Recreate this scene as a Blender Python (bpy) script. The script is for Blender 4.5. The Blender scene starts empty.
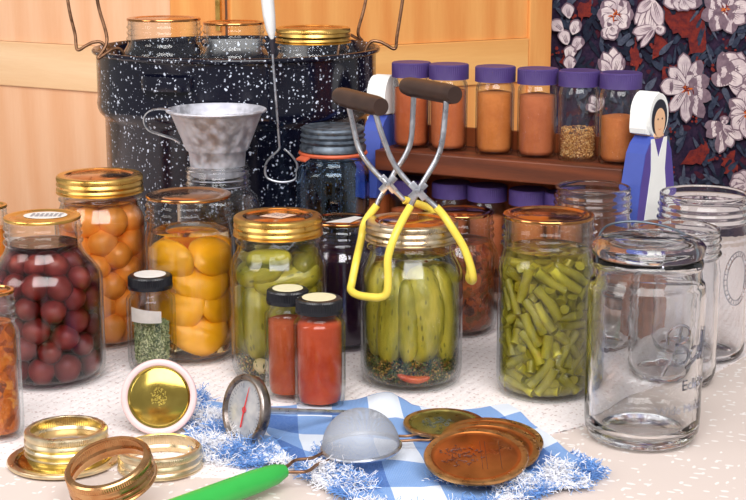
import bpy, bmesh, math, random
import numpy as np
from mathutils import Vector, Matrix, Euler, noise
PI = math.pi
R_ = math.radians
rnd = random.Random(7)
scene = bpy.context.scene
COL = scene.collection

# ------------------------------------------------------------------ camera
CAM_H, PITCH, FPX = 0.418, R_(12.5), 1500.0
cam_d = bpy.data.cameras.new('camera'); cam = bpy.data.objects.new('camera', cam_d); COL.objects.link(cam)
cam.location = (0, 0, CAM_H); cam.rotation_euler = (PI/2 - PITCH, 0, 0)
cam_d.sensor_width = 36; cam_d.lens = 36*FPX/746; cam_d.clip_start = .05; cam_d.clip_end = 50
scene.camera = cam

def _dir(px, py):
    u, v = (px-373)/FPX, (250-py)/FPX
    return Vector((u, math.cos(PITCH)+v*math.sin(PITCH), -math.sin(PITCH)+v*math.cos(PITCH)))
def P(px, py, z=0.0):            # measured point on the level z
    d = _dir(px, py); t = (z-CAM_H)/d.z
    return Vector((0, 0, CAM_H)) + d*t
def W(px, py, Y):                # measured point at the distance Y
    d = _dir(px, py); t = Y/d.y
    return Vector((0, 0, CAM_H)) + d*t
def depth(Y, z=0): return Y*math.cos(PITCH)+(CAM_H-z)*math.sin(PITCH)
def size_at(wpx, Y, z=0): return wpx*depth(Y, z)/FPX
def stand(cx, ybot, wpx, ytop=None):
    """centre x, centre y, radius and height of an upright round thing on the table"""
    ybot += 5          # the foot is rounded, its lowest outline lies a little behind
    f = P(cx, ybot, 0); r = .04
    for _ in range(6):
        Y = f.y + r*.97
        r = size_at(wpx, Y, .05)/2
    x = (cx-373)/FPX*depth(Y, 0)
    h = W(cx, ytop, Y).z if ytop is not None else .1
    return x, Y, r, h

# ------------------------------------------------------------------ object helpers
def obj(name, me, m, parent=None, loc=(0, 0, 0), rot=None):
    o = bpy.data.objects.new(name, me); COL.objects.link(o)
    if m is not None:
        for mm in (m if isinstance(m, (list, tuple)) else [m]): me.materials.append(mm)
    o.location = loc
    if rot is not None: o.rotation_euler = rot
    if parent is not None: o.parent = parent
    return o
def tag(o, label=None, cat=None, group=None, kind=None):
    if label: o['label'] = label
    if cat: o['category'] = cat
    if group: o['group'] = group
    if kind: o['kind'] = kind
    return o
def thing(name, loc, label, cat, group=None, rot=None):
    o = bpy.data.objects.new(name, None); COL.objects.link(o); o.empty_display_size = .02
    o.location = loc
    if rot is not None: o.rotation_euler = rot
    return tag(o, label, cat, group)
def fin(bm, name='m', smooth=True, sharp=35):
    bmesh.ops.recalc_face_normals(bm, faces=bm.faces)
    me = bpy.data.meshes.new(name); bm.to_mesh(me); bm.free()
    if smooth:
        for p in me.polygons: p.use_smooth = True
        me.set_sharp_from_angle(angle=R_(sharp))
    return me
def lathe_bm(prof, seg=72, bm=None, rf=None, closed=False, mi=0):
    bm = bm or bmesh.new(); rings = []
    for k, (r, z) in enumerate(prof):
        if r < 1e-6: rings.append([bm.verts.new((0, 0, z))]); continue
        ring = []
        for i in range(seg):
            a = 2*PI*i/seg; rr = r + (rf(k, a, i) if rf else 0)
            ring.append(bm.verts.new((rr*math.cos(a), rr*math.sin(a), z)))
        rings.append(ring)
    pairs = list(zip(rings[:-1], rings[1:]))
    if closed: pairs.append((rings[-1], rings[0]))
    for A, B in pairs:
        for i in range(seg):
            j = (i+1) % seg
            a0, a1 = A[i % len(A)], A[j % len(A)]; b0, b1 = B[i % len(B)], B[j % len(B)]
            vs = []
            for v in (a0, a1, b1, b0):
                if v not in vs: vs.append(v)
            if len(vs) > 2:
                f = bm.faces.new(vs); f.material_index = mi
    return bm
def lathe(prof, seg=72, rf=None, closed=False, sharp=40): return fin(lathe_bm(prof, seg, None, rf, closed), sharp=sharp)
def arc(cx, cz, r, a0, a1, n=5):
    return [(cx+r*math.cos(R_(a0+(a1-a0)*i/n)), cz+r*math.sin(R_(a0+(a1-a0)*i/n))) for i in range(n+1)]
def crom(pts, n=8):
    pts = [Vector(p) for p in pts]; out = []
    for i in range(len(pts)-1):
        p0 = pts[max(i-1, 0)]; p1 = pts[i]; p2 = pts[i+1]; p3 = pts[min(i+2, len(pts)-1)]
        for k in range(n):
            t = k/n
            out.append(.5*((2*p1)+(p2-p0)*t+(2*p0-5*p1+4*p2-p3)*t*t+(3*p1-p0-3*p2+p3)*t**3))
    out.append(pts[-1]); return out
def tube_bm(pts, r, seg=8, bm=None, loop=False, caps=True, flat=1.0, mi=0):
    """r may be a number or a list; a parallel-transported tube"""
    bm = bm or bmesh.new(); pts = [Vector(p) for p in pts]; n = len(pts)
    rs = r if isinstance(r, (list, tuple)) else [r]*n
    T = []
    for i in range(n):
        a = pts[(i-1) % n] if (loop or i) else pts[0]; b = pts[(i+1) % n] if (loop or i < n-1) else pts[-1]
        t = (b-a); T.append(t.normalized() if t.length > 1e-9 else Vector((0, 0, 1)))
    up = Vector((0, 0, 1)) if abs(T[0].z) < .9 else Vector((1, 0, 0))
    N = (up - T[0]*up.dot(T[0])).normalized(); rings = []
    for i in range(n):
        if i:
            N = (N - T[i]*N.dot(T[i]))
            N = N.normalized() if N.length > 1e-6 else T[i].orthogonal().normalized()
        B = T[i].cross(N)
        rings.append([bm.verts.new(pts[i]+(N*math.cos(2*PI*k/seg)*flat+B*math.sin(2*PI*k/seg))*rs[i]) for k in range(seg)])
    for i in range(n if loop else n-1):
        A, Bq = rings[i], rings[(i+1) % n]
        for k in range(seg):
            f = bm.faces.new((A[k], A[(k+1) % seg], Bq[(k+1) % seg], Bq[k])); f.material_index = mi
    if caps and not loop:
        bm.faces.new(rings[0][::-1]).material_index = mi; bm.faces.new(rings[-1]).material_index = mi
    return bm
def tube(pts, r, seg=8, loop=False, smooth_n=0, flat=1.0):
    if smooth_n: pts = crom(pts, smooth_n)
    return fin(tube_bm(pts, r, seg, loop=loop, flat=flat), sharp=60)
def box_bm(x0, x1, y0, y1, z0, z1, bm=None, bev=0, mi=0):
    b = bmesh.new(); bmesh.ops.create_cube(b, size=1)
    for v in b.verts: v.co = Vector(((x0+x1)/2+v.co.x*(x1-x0), (y0+y1)/2+v.co.y*(y1-y0), (z0+z1)/2+v.co.z*(z1-z0)))
    if bev: bmesh.ops.bevel(b, geom=b.edges[:], offset=bev, segments=2, affect='EDGES', profile=.6)
    for f in b.faces: f.material_index = mi
    if bm is None: return b
    me = bpy.data.meshes.new('t'); b.to_mesh(me); b.free(); bm.from_mesh(me); bpy.data.meshes.remove(me)
    return bm
def prism_bm(poly, y0, y1, bm=None, mi=0, axis='y'):
    """2-D outline (u, z) extruded in the third direction"""
    bm = bm or bmesh.new()
    A = [bm.verts.new((u, y0, z)) for u, z in poly]; B = [bm.verts.new((u, y1, z)) for u, z in poly]
    fs = [bm.faces.new(A), bm.faces.new(B[::-1])]
    n = len(poly)
    for i in range(n): fs.append(bm.faces.new((A[i], B[i], B[(i+1) % n], A[(i+1) % n])))
    for f in fs: f.material_index = mi
    return bm
def frame_rot(z, x_hint=Vector((1, 0, 0))):
    z = z.normalized(); x = (x_hint-z*x_hint.dot(z)).normalized(); y = z.cross(x)
    return Matrix((x, y, z)).transposed().to_euler()

# ------------------------------------------------------------------ material helpers
def lin(c): return tuple((x/255/12.92 if x/255 <= .04045 else ((x/255+.055)/1.055)**2.4) for x in c[:3])+(1,)
class NT:
    def __init__(s, name):
        s.m = bpy.data.materials.new(name); s.m.use_nodes = True; s.t = s.m.node_tree; s.t.nodes.clear()
        s.out = s.t.nodes.new('ShaderNodeOutputMaterial')
    def n(s, typ, **kw):
        nd = s.t.nodes.new('ShaderNode'+typ)
        for k, v in kw.items():
            if k.startswith('_'): setattr(nd, k[1:], v)
            else: s.set(nd, k, v)
        return nd
    def set(s, nd, k, v):
        i = nd.inputs[int(k[1:])] if (k[0] == 'i' and k[1:].isdigit()) else nd.inputs[k.replace('_', ' ')]
        if isinstance(v, tuple) and len(v) == 2 and isinstance(v[1], str): s.t.links.new(v[0].outputs[v[1]], i)
        elif isinstance(v, bpy.types.NodeSocket): s.t.links.new(v, i)
        elif isinstance(v, bpy.types.Node): s.t.links.new(v.outputs[0], i)
        else: i.default_value = v
    def coord(s, scale=(1, 1, 1), rot=(0, 0, 0), kind='Object'):
        tc = s.n('TexCoord'); mp = s.n('Mapping', Vector=(tc, kind)); mp.inputs['Scale'].default_value = scale
        mp.inputs['Rotation'].default_value = rot; return mp
    def noise(s, vec, scale, detail=3, rough=.5, dist=0):
        return s.n('TexNoise', Vector=vec, Scale=scale, Detail=detail, Roughness=rough, Distortion=dist)
    def ramp(s, fac, stops, interp='LINEAR'):
        r = s.n('ValToRGB', Fac=fac); r.color_ramp.interpolation = interp; e = r.color_ramp.elements
        while len(e) < len(stops): e.new(.5)
        for q, (p, c) in zip(e, stops): q.position = p; q.color = c if len(c) == 4 else tuple(c)+(1,)
        return r
    def math(s, op, a, b=0.5, clamp=False):
        m = s.n('Math', _operation=op, _use_clamp=clamp); s.set(m, 'i0', a); s.set(m, 'i1', b); return m
    def mix(s, fac, a, b, blend='MIX'):
        m = s.n('MixRGB', _blend_type=blend); s.set(m, 'i0', fac); s.set(m, 'i1', a); s.set(m, 'i2', b); return m
    def bump(s, h, strength=.3, dist=.001):
        return s.n('Bump', Height=h, Strength=strength, Distance=dist)
    def done(s, surf, vol=None):
        s.t.links.new(surf.outputs[0], s.out.inputs['Surface'])
        if vol is not None: s.t.links.new(vol.outputs[0], s.out.inputs['Volume'])
        return s.m
    def bsdf(s, col, rough=.5, metal=0, normal=None, coat=0, sub=0, spec=None, trans=0):
        b = s.n('BsdfPrincipled'); s.set(b, 'Base_Color', col); s.set(b, 'Roughness', rough); b.inputs['Metallic'].default_value = metal
        if normal is not None: s.set(b, 'Normal', normal)
        if coat: b.inputs['Coat Weight'].default_value = coat; b.inputs['Coat Roughness'].default_value = .05
        if spec is not None: b.inputs['Specular IOR Level'].default_value = spec
        return b

def m_simple(name, rgb, rough=.5, metal=0, var=.12, scale=60, bump=0, coat=0, spec=None, bscale=400):
    t = NT(name); co = t.coord(); nz = t.noise(co, scale, 4); c = lin(rgb)
    d = tuple(x*(1-var) for x in c[:3])+(1,); l = tuple(min(1, x*(1+var)) for x in c[:3])+(1,)
    col = t.ramp(nz, [(.3, d), (.7, l)])
    nrm = t.bump(t.noise(co, bscale, 3), bump) if bump else None
    return t.done(t.bsdf(col, rough, metal, nrm, coat, spec=spec))

def m_glass(name, tint=(.985, .99, .99), edge=(.55, .62, .64), refl=.05, gain=.85, rough=.03, power=4.0, epow=3.0, bumps=0):
    t = NT(name); lw = t.n('LayerWeight', Blend=.5)
    f = t.math('POWER', (lw, 'Facing'), power); f = t.math('MULTIPLY', f, gain); f = t.math('ADD', f, refl, True)
    e = t.math('POWER', (lw, 'Facing'), epow)
    col = t.mix(e, tint+(1,), edge+(1,))
    tr = t.n('BsdfTransparent', Color=col)
    gl = t.n('BsdfGlossy', Roughness=rough); gl.inputs['Color'].default_value = (1, 1, 1, 1)
    co = t.coord(); nz = t.noise(co, 45, 2); b = t.bump(nz, .12+bumps, .002)
    t.t.links.new(b.outputs[0], gl.inputs['Normal'])
    mx = t.n('MixShader'); t.set(mx, 'i0', f); t.set(mx, 'i1', tr); t.set(mx, 'i2', gl)
    return t.done(mx)
def m_liquid(name, col, dens, ior=1.33):
    t = NT(name); g = t.n('BsdfGlass', Roughness=0.0, IOR=ior)
    return t.done(g, t.n('VolumeAbsorption', Color=tuple(col)+(1,), Density=dens))
def m_metal(name, rgb, rough=.25, var=.1, brushed=0, scale=80, dark=None, bump=.05):
    t = NT(name); co = t.coord((1, 1, 1)); nz = t.noise(co, scale, 5, .6); c = lin(rgb)
    d = lin(dark) if dark else tuple(x*(1-var*2) for x in c[:3])+(1,)
    col = t.ramp(nz, [(.35, d), (.62, c)])
    rg = t.ramp(t.noise(co, scale*2, 3), [(.3, (rough*.7,)*3), (.7, (min(1, rough*1.5),)*3)])
    return t.done(t.bsdf(col, rg, 1, t.bump(t.noise(co, 300, 2), bump, .0005)))
def m_wood(name, c1, c2, axis='z', scale=1.0, rough=.45, knots=.0, coat=.0):
    t = NT(name); k = {'z': (14, 14, 1.1), 'x': (1.1, 14, 14), 'y': (14, 1.1, 14)}[axis]
    co = t.coord(tuple(q*scale for q in k)); n1 = t.noise(co, 2.2, 6, .6, .4)
    co2 = t.coord(tuple(q*scale*7 for q in k)); n2 = t.noise(co2, 3, 5, .7)
    wv = t.n('TexWave', Vector=co, Scale=.8, Distortion=5.0, Detail=3.0, Detail_Scale=1.2); wv.wave_type = 'BANDS'; wv.bands_direction = 'DIAGONAL'
    h = t.mix(.5, (n1, 'Fac'), (wv, 'Fac')); h = t.mix(.4, h, (n2, 'Fac'))
    col = t.ramp(h, [(.25, lin(c2)), (.55, tuple((a+b)/2 for a, b in zip(lin(c1), lin(c2)))), (.8, lin(c1))])
    return t.done(t.bsdf(col, rough, 0, t.bump(h, .1, .0006), coat=coat))
# ------------------------------------------------------------------ materials
def m_solid(name, col=(.985, .99, .99), wob=.08, ior=1.45):
    t = NT(name); g = t.n('BsdfGlass', Roughness=0.0, IOR=ior); g.inputs['Color'].default_value = tuple(col)+(1,)
    t.set(g, 'Normal', t.bump(t.noise(t.coord(), 45, 2), wob, .002)); return t.done(g)
G_CLEAR = m_glass('clear_glass', tint=(.99, .995, .995), edge=(.46, .52, .54), refl=.02)
G_EMPTY = m_solid('empty_glass', (.985, .99, .995))
G_BLUE = m_solid('blue_glass', (.80, .90, .99))
G_DARKF = m_glass('jam_glass', tint=(.9, .88, .92), edge=(.3, .25, .35))
GOLD = m_metal('gold_tin', (240, 200, 118), .3, dark=(218, 168, 84), scale=30)
GOLD_PALE = m_metal('pale_gold_tin', (240, 226, 196), .3, dark=(220, 198, 156), scale=40)
BRASSY = m_metal('weathered_tin', (222, 208, 182), .3, dark=(184, 156, 120), scale=60)
COPPER = m_metal('copper_lacquer', (214, 128, 66), .3, dark=(180, 98, 48), scale=18)
COPPER_RIM = m_metal('copper_rim', (222, 170, 112), .3, dark=(176, 120, 70), scale=60)
OLIVE = m_metal('olive_gold', (196, 180, 108), .32, dark=(140, 138, 84), scale=50)
LIDTOP = m_metal('lid_lacquer', (214, 156, 98), .13, dark=(180, 122, 76), scale=35)
STEEL = m_metal('steel', (218, 222, 230), .32, dark=(184, 186, 196), scale=60)
ALU = m_metal('aluminium', (226, 226, 234), .62, dark=(212, 212, 222), scale=50, bump=.04)
ZINC = m_metal('zinc', (128, 138, 150), .5, dark=(90, 100, 114), scale=90, bump=.2)
DARKWIRE = m_metal('brown_wire', (168, 128, 100), .45, dark=(120, 88, 68), scale=90)
RUBBER = m_simple('orange_rubber', (206, 96, 62), .5)
PURPLE = m_simple('purple_plastic', (72, 54, 112), .42, var=.06)
BLACKCAP = m_simple('black_enamel_cap', (26, 26, 32), .28, var=.1)
WHITE_PL = m_simple('white_plastic', (236, 236, 236), .35, var=.02)
STICK_W = m_simple('white_paper', (232, 226, 222), .7, var=.05, scale=200)
STICK_C = m_simple('cream_paper', (226, 216, 178), .7, var=.04, scale=200)
STICK_P = m_simple('pinkish_paper', (224, 190, 168), .7, var=.14, scale=300)
INK = m_simple('ink', (70, 66, 84), .7)
YEL = m_simple('yellow_vinyl', (238, 212, 84), .35, var=.04)
GRIP = m_simple('dark_brown_grip', (58, 40, 34), .4, var=.2)
GREEN = m_simple('green_plastic', (52, 170, 72), .35, var=.04)
BLUEP = m_simple('blue_paint', (66, 84, 168), .5, var=.05)
VIOP = m_simple('violet_paint', (84, 64, 148), .5, var=.05)
WHITEP = m_simple('white_paint', (244, 244, 242), .45, var=.02)
SKINP = m_simple('peach_paint', (238, 190, 150), .5, var=.03)
BLACKP = m_simple('black_paint', (24, 26, 44), .5)
PINE = m_wood('pale_pine', (247, 200, 162), (234, 176, 132), 'z', 1.0, .4)
PINE_R = m_wood('pine_rail', (250, 216, 174), (234, 188, 140), 'x', 1.0, .4)
PINE_O = m_wood('orange_pine', (246, 180, 104), (228, 146, 74), 'z', 1.0, .4)
PINE_OR = m_wood('orange_pine_rail', (250, 194, 120), (234, 166, 92), 'x', 1.0, .4)
OAK = m_wood('dark_oak', (128, 64, 36), (78, 38, 24), 'x', 2.4, .45)
OAKV = m_wood('dark_oak_upright', (190, 104, 56), (150, 76, 40), 'z', 2.0, .45)

def m_enamel():
    t = NT('speckled_enamel'); co = t.coord()
    def specks(sc, th, soft, seedoff):
        cw = t.n('VectorMath', _operation='ADD'); t.set(cw, 'i0', co); cw.inputs[1].default_value = (seedoff,)*3
        wob = t.noise(cw, sc*1.3, 2); dd = t.mix(.0016*55/sc*12, cw, (wob, 'Color'), 'ADD')
        v = t.n('TexVoronoi', Vector=dd, Scale=sc); v.feature = 'F1'
        size = t.n('SeparateColor', Color=(v, 'Color'))
        lim = t.math('MULTIPLY', t.math('POWER', (size, 'Red'), 2.6), th)
        a = t.math('SUBTRACT', lim, (v, 'Distance')); return t.math('MULTIPLY', a, soft, True)
    s1 = specks(210, .42, 9, 0); s2 = specks(120, .23, 12, 3.3); s3 = specks(330, .46, 6, 7.1)
    s = t.math('MAXIMUM', t.math('MAXIMUM', s1, s2), t.math('MULTIPLY', s3, .7))
    col = t.mix(s, lin((12, 14, 30)), lin((214, 222, 240)))
    return t.done(t.bsdf(col, .14, 0, t.bump(t.noise(co, 14, 2), .08, .004)))
ENAMEL = m_enamel()

def m_produce(name, c1, c2, spot=None, scale=40, rough=.35, bump=.25, spots=160, sub=0, spotth=.12, long_=1.0):
    t = NT(name); co = t.coord((1, 1, long_)); oi = t.n('ObjectInfo')
    off = t.n('VectorMath', _operation='ADD'); t.set(off, 'i0', co); sc = t.math('MULTIPLY', (oi, 'Random'), 9.0); t.set(off, 'i1', sc)
    nz = t.noise(off, scale, 4, .6)
    col = t.ramp(nz, [(.32, lin(c2)), (.66, lin(c1))])
    hv = t.n('HueSaturation', Color=col, Value=t.math('ADD', t.math('MULTIPLY', (oi, 'Random'), .28), .86))
    col = hv
    if spot:
        v = t.n('TexVoronoi', Vector=off, Scale=spots); m = t.math('LESS_THAN', (v, 'Distance'), spotth*1.6)
        col = t.mix(t.math('MULTIPLY', m, .6), col, lin(spot))
    b = t.bsdf(col, rough, 0, t.bump(t.noise(off, scale*6, 3), bump, .001))
    if sub:
        b.inputs['Subsurface Weight'].default_value = sub; b.inputs['Subsurface Radius'].default_value = (.006, .003, .001); b.inputs['Subsurface Scale'].default_value = 1
    return t.done(b)
PLUM = m_produce('plum_skin', (170, 66, 42), (104, 38, 42), None, 60, .35, .1)
APRI = m_produce('apricot_skin', (252, 176, 76), (240, 140, 48), None, 40, .3, .1)
PEACH = m_produce('peach_flesh', (255, 192, 26), (255, 168, 8), None, 30, .28, .15)
PICK = m_produce('pickle_skin', (196, 178, 58), (112, 112, 30), (70, 74, 20), 38, .3, .8, 170, long_=.35)
PICK2 = m_produce('spear_skin', (212, 192, 72), (120, 122, 36), (76, 80, 24), 45, .3, .7, 200, long_=.3)
BEAN = m_produce('green_bean_skin', (190, 178, 56), (146, 138, 38), None, 60, .3, .2)
CHILI = m_produce('red_chili', (255, 120, 40), (230, 84, 24), None, 60, .3, .1)

def m_powder(name, c1, c2, grain=900, rough=.9, big=30):
    t = NT(name); co = t.coord(); a = t.noise(co, big, 4, .6); b = t.noise(co, grain, 3, .8)
    h = t.mix(.55, (a, 'Fac'), (b, 'Fac'))
    col = t.ramp(h, [(.38, lin(c2)), (.6, lin(c1))])
    return t.done(t.bsdf(col, rough, 0, t.bump((b, 'Fac'), .5, .0006), spec=.2))
def m_relish(name, cols, scale=190):
    t = NT(name); co = t.coord(); nz = t.noise(co, 60, 3); dd = t.mix(.02, co, (nz, 'Color'), 'ADD')
    v = t.n('TexVoronoi', Vector=dd, Scale=scale); sp = t.n('SeparateColor', Color=(v, 'Color'))
    big = t.n('TexVoronoi', Vector=dd, Scale=scale*.4); sb = t.n('SeparateColor', Color=(big, 'Color'))
    f = t.mix(.45, (sp, 'Red'), (sb, 'Green'))
    n = len(cols); col = t.ramp(f, [((i+.5)/n, lin(c)) for i, c in enumerate(cols)])
    return t.done(t.bsdf(col, .28, 0, t.bump((v, 'Distance'), .6, .002)))
RELISH_O = m_relish('orange_relish', [(104, 42, 14), (150, 68, 20), (184, 96, 28), (164, 78, 22), (208, 132, 52)])
RELISH_R = m_relish('brown_relish', [(66, 26, 14), (110, 46, 20), (150, 70, 28), (90, 60, 24), (168, 84, 34)])
JAM = m_simple('dark_jam', (44, 22, 44), .2, var=.3, scale=40)
ORANGE_PUREE = m_simple('orange_puree', (226, 134, 48), .4, var=.15, scale=60)
POW = [m_powder('ground_spice_%d' % i, a, b) for i, (a, b) in enumerate([
    ((196, 104, 60), (160, 74, 40)), ((206, 118, 72), (176, 90, 50)), ((216, 134, 70), (180, 100, 44)),
    ((200, 116, 74), (168, 88, 52)), ((214, 140, 66), (150, 84, 32)), ((206, 126, 72), (174, 96, 50)),
    ((178, 84, 42), (140, 56, 24)), ((188, 76, 38), (150, 48, 22))])]
def m_cloth_lace():
    t = NT('lace_cloth'); co = t.coord(rot=(0, 0, .5)); v = t.n('TexVoronoi', Vector=co, Scale=330); v.feature = 'F1'
    w = t.n('TexWave', Vector=co, Scale=34, Distortion=2.2, Detail=1.0); w.wave_profile = 'SIN'
    w2 = t.n('TexWave', Vector=t.coord(rot=(0, 0, -1.1)), Scale=26, Distortion=3, Detail=1.0)
    band = t.math('MULTIPLY', t.math('GREATER_THAN', (w2, 'Fac'), .6), t.math('LESS_THAN', (w, 'Fac'), .75))
    holes = t.math('LESS_THAN', (v, 'Distance'), .36); holes = t.math('MULTIPLY', holes, t.math('ADD', t.math('MULTIPLY', band, .75), .18))
    col = t.mix(holes, lin((240, 231, 231)), lin((200, 178, 176)))
    h = t.math('ADD', t.math('MULTIPLY', (w, 'Fac'), .7), t.math('MULTIPLY', (v, 'Distance'), .6))
    return t.done(t.bsdf(col, .9, 0, t.bump(h, .5, .0012), spec=.15))
def m_cloth_print():
    t = NT('sprigged_cloth'); co = t.coord(rot=(0, 0, .4)); g = t.noise(co, 40, 2); dd = t.mix(.006, co, (g, 'Color'), 'ADD')
    st = t.n('Mapping', Vector=dd); st.inputs['Scale'].default_value = (1.0, 2.0, 1); st.inputs['Rotation'].default_value = (0, 0, .5)
    v = t.n('TexVoronoi', Vector=st, Scale=58); v.inputs['Randomness'].default_value = .75
    a = t.math('LESS_THAN', (v, 'Distance'), .2)
    st2 = t.n('Mapping', Vector=dd); st2.inputs['Scale'].default_value = (2.2, 1.0, 1); st2.inputs['Rotation'].default_value = (0, 0, -.3)
    v2 = t.n('TexVoronoi', Vector=st2, Scale=58); v2.inputs['Randomness'].default_value = .7
    b = t.math('LESS_THAN', (v2, 'Distance'), .17); m = t.math('MAXIMUM', a, b)
    col = t.mix(t.math('MULTIPLY', m, .7), lin((212, 197, 190)), lin((238, 234, 232)))
    return t.done(t.bsdf(col, .9, 0, t.bump(t.noise(co, 900, 2), .3, .0005), spec=.15))
def m_gingham():
    t = NT('blue_gingham'); tc = t.n('TexCoord'); s = t.n('SeparateXYZ', Vector=(tc, 'UV'))
    def st(ax, n, o):
        f = t.math('FRACT', t.math('ADD', t.math('MULTIPLY', (s, ax), n), o)); return t.math('LESS_THAN', f, .5)
    k = t.math('MULTIPLY', t.math('ADD', st('X', 3.4, .1), st('Y', 2.5, .35)), .5)
    nz = t.noise(t.coord((1, 1, 1)), 700, 2)
    col = t.ramp(k, [(0, lin((226, 232, 244))), (.5, lin((116, 156, 214))), (1, lin((44, 98, 176)))])
    w1 = t.n('TexWave', Vector=(tc, 'UV'), Scale=60); w2 = t.n('TexWave', Vector=(tc, 'UV'), Scale=60); w2.bands_direction = 'Y'
    h = t.math('ADD', (w1, 'Fac'), (w2, 'Fac')); col = t.mix(t.math('MULTIPLY', (nz, 'Fac'), .25), col, lin((210, 222, 242)))
    return t.done(t.bsdf(col, .95, 0, t.bump(h, .4, .0006), spec=.1))
def m_mesh():
    t = NT('fine_wire_mesh'); tc = t.n('TexCoord'); s = t.n('SeparateXYZ', Vector=(tc, 'UV'))
    def ln(ax, n): return t.math('LESS_THAN', t.math('FRACT', t.math('MULTIPLY', (s, ax), n)), .46)
    a = t.math('MAXIMUM', ln('X', 44), ln('Y', 44))
    b = t.bsdf(lin((172, 176, 186)), .6, .2); tr = t.n('BsdfTransparent')
    mx = t.n('MixShader'); t.set(mx, 'i0', a); t.set(mx, 'i1', tr); t.set(mx, 'i2', b)
    return t.done(mx)

# ------------------------------------------------------------------ room
def struct(name, me, m, **k): return tag(obj(name, me, m, **k), kind='structure')
WALLM = m_simple('plaster', (216, 196, 176), .85, var=.04)
FLOORM = m_wood('floorboards', (150, 104, 70), (104, 68, 44), 'x', .4)
struct('floor', fin(box_bm(-2.2, 2.2, -1.4, 2.9, -.80, -.75), smooth=False), FLOORM)
struct('wall_back', fin(box_bm(-2.2, 2.2, 2.9, 3.0, -.80, 1.8), smooth=False), WALLM)

# table: oval-cornered top under two cloths
corners = [(-1.0, .88), (.100, .88), (.86, 1.60), (.92, 1.97), (-1.0, 1.97)]
def rounded(poly, rad, n=8, step=.02):
    out = []; m = len(poly)
    for i in range(m):
        a, b, c = Vector(poly[i-1]), Vector(poly[i]), Vector(poly[(i+1) % m])
        u = (a-b).normalized(); w = (c-b).normalized(); p = b+u*rad; q = b+w*rad
        for k in range(n+1):
            t = k/n; out.append((1-t)**2*p+2*t*(1-t)*b+t*t*q)
    dense = []
    for i in range(len(out)):
        a, b = out[i], out[(i+1) % len(out)]; k = max(1, int((b-a).length/step))
        for j in range(k): dense.append(a+(b-a)*j/k)
    return dense
OUT = rounded(corners, .10)
def offset(poly, d):
    r = []; n = len(poly)
    for i in range(n):
        t = (poly[(i+1) % n]-poly[i-1]).normalized(); r.append(poly[i]+Vector((t.y, -t.x))*d)
    return r
def slab(poly, z0, z1):
    bm = bmesh.new(); A = [bm.verts.new((p.x, p.y, z0)) for p in poly]; B = [bm.verts.new((p.x, p.y, z1)) for p in poly]
    bm.faces.new(A[::-1]); bm.faces.new(B)
    for i in range(len(poly)): bm.faces.new((A[i], A[(i+1) % len(A)], B[(i+1) % len(A)], B[i]))
    return fin(bm)
table = thing('dining_table', (0, 1.4, -.75), 'wooden dining table hidden under the cloths and carrying all the jars', 'table')
tm = OAKV
obj('table_top', slab([Vector((p.x, p.y-1.4)) for p in OUT], .725, .7475), tm, table)
for lx, ly in ((-.9, -.4), (-.9, .48), (.75, .48), (.05, -.36)):
    obj('leg', fin(box_bm(lx-.03, lx+.03, ly-.03, ly+.03, 0, .725, bev=.004), smooth=False), tm, table)
def cloth():
    bm = bmesh.new(); rings = []
    prof = [(0, -.0012), (.004, -.0014), (.009, -.003), (.0125, -.007), (.014, -.014), (.016, -.04), (.02, -.09), (.026, -.15), (.03, -.22)]
    L = 0; S = []
    for i, p in enumerate(OUT): S.append(L); L += (OUT[(i+1) % len(OUT)]-p).length
    for k, (d, z) in enumerate(prof):
        q = offset(OUT, d); ring = []
        for i, p in enumerate(q):
            f = max(0, (k-4))/4; w = .012*f*math.sin(S[i]*52)+.008*f*math.sin(S[i]*23+1)
            nrm = (p-OUT[i]); nrm = nrm.normalized() if nrm.length > 1e-6 else Vector((0, 0))
            ring.append(bm.verts.new((p.x+nrm.x*(w+.01*f), p.y+nrm.y*(w+.01*f), z)))
        rings.append(ring)
    bm.faces.new(rings[0])
    for A, B in zip(rings[:-1], rings[1:]):
        for i in range(len(A)): bm.faces.new((A[i], B[i], B[(i+1) % len(A)], A[(i+1) % len(A)]))
    return fin(bm, sharp=80)
tag(obj('tablecloth', cloth(), m_cloth_print()), 'pinkish cream tablecloth printed with tiny white sprigs under the lace', 'tablecloth')
def lace():
    pts = [P(-60, 452), P(0, 466), P(60, 470), P(110, 470), P(160, 474), P(222, 477), P(300, 470), P(380, 462), P(470, 452), P(520, 443), P(560, 432), P(595, 422), P(622, 408),
           P(648, 396), P(690, 384), P(735, 362), P(790, 330)]
    front = crom([(p.x, p.y, 0) for p in pts], 12); poly = []
    for i, p in enumerate(front): poly.append(Vector((p.x, p.y+.0016*abs(math.sin(i*1.1)), 0)))
    bm = bmesh.new(); k = [(.9, 1.90), (-.98, 1.90), (-.98, poly[0].y+.03)]
    P2 = [Vector((p.x, p.y)) for p in poly] + [Vector(q) for q in k]
    A = [bm.verts.new((p.x, p.y, 0)) for p in P2]; B = [bm.verts.new((p.x, p.y, -.0011)) for p in P2]
    f = bm.faces.new(A); n = len(A)
    for i in range(n): bm.faces.new((A[i], B[i], B[(i+1) % n], A[(i+1) % n]))
    bmesh.ops.triangulate(bm, faces=[f]); return fin(bm)
tag(obj('lace_cloth', lace(), m_cloth_lace()), 'white openwork lace cloth with a scalloped edge laid over the printed tablecloth', 'lace cloth')

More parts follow.
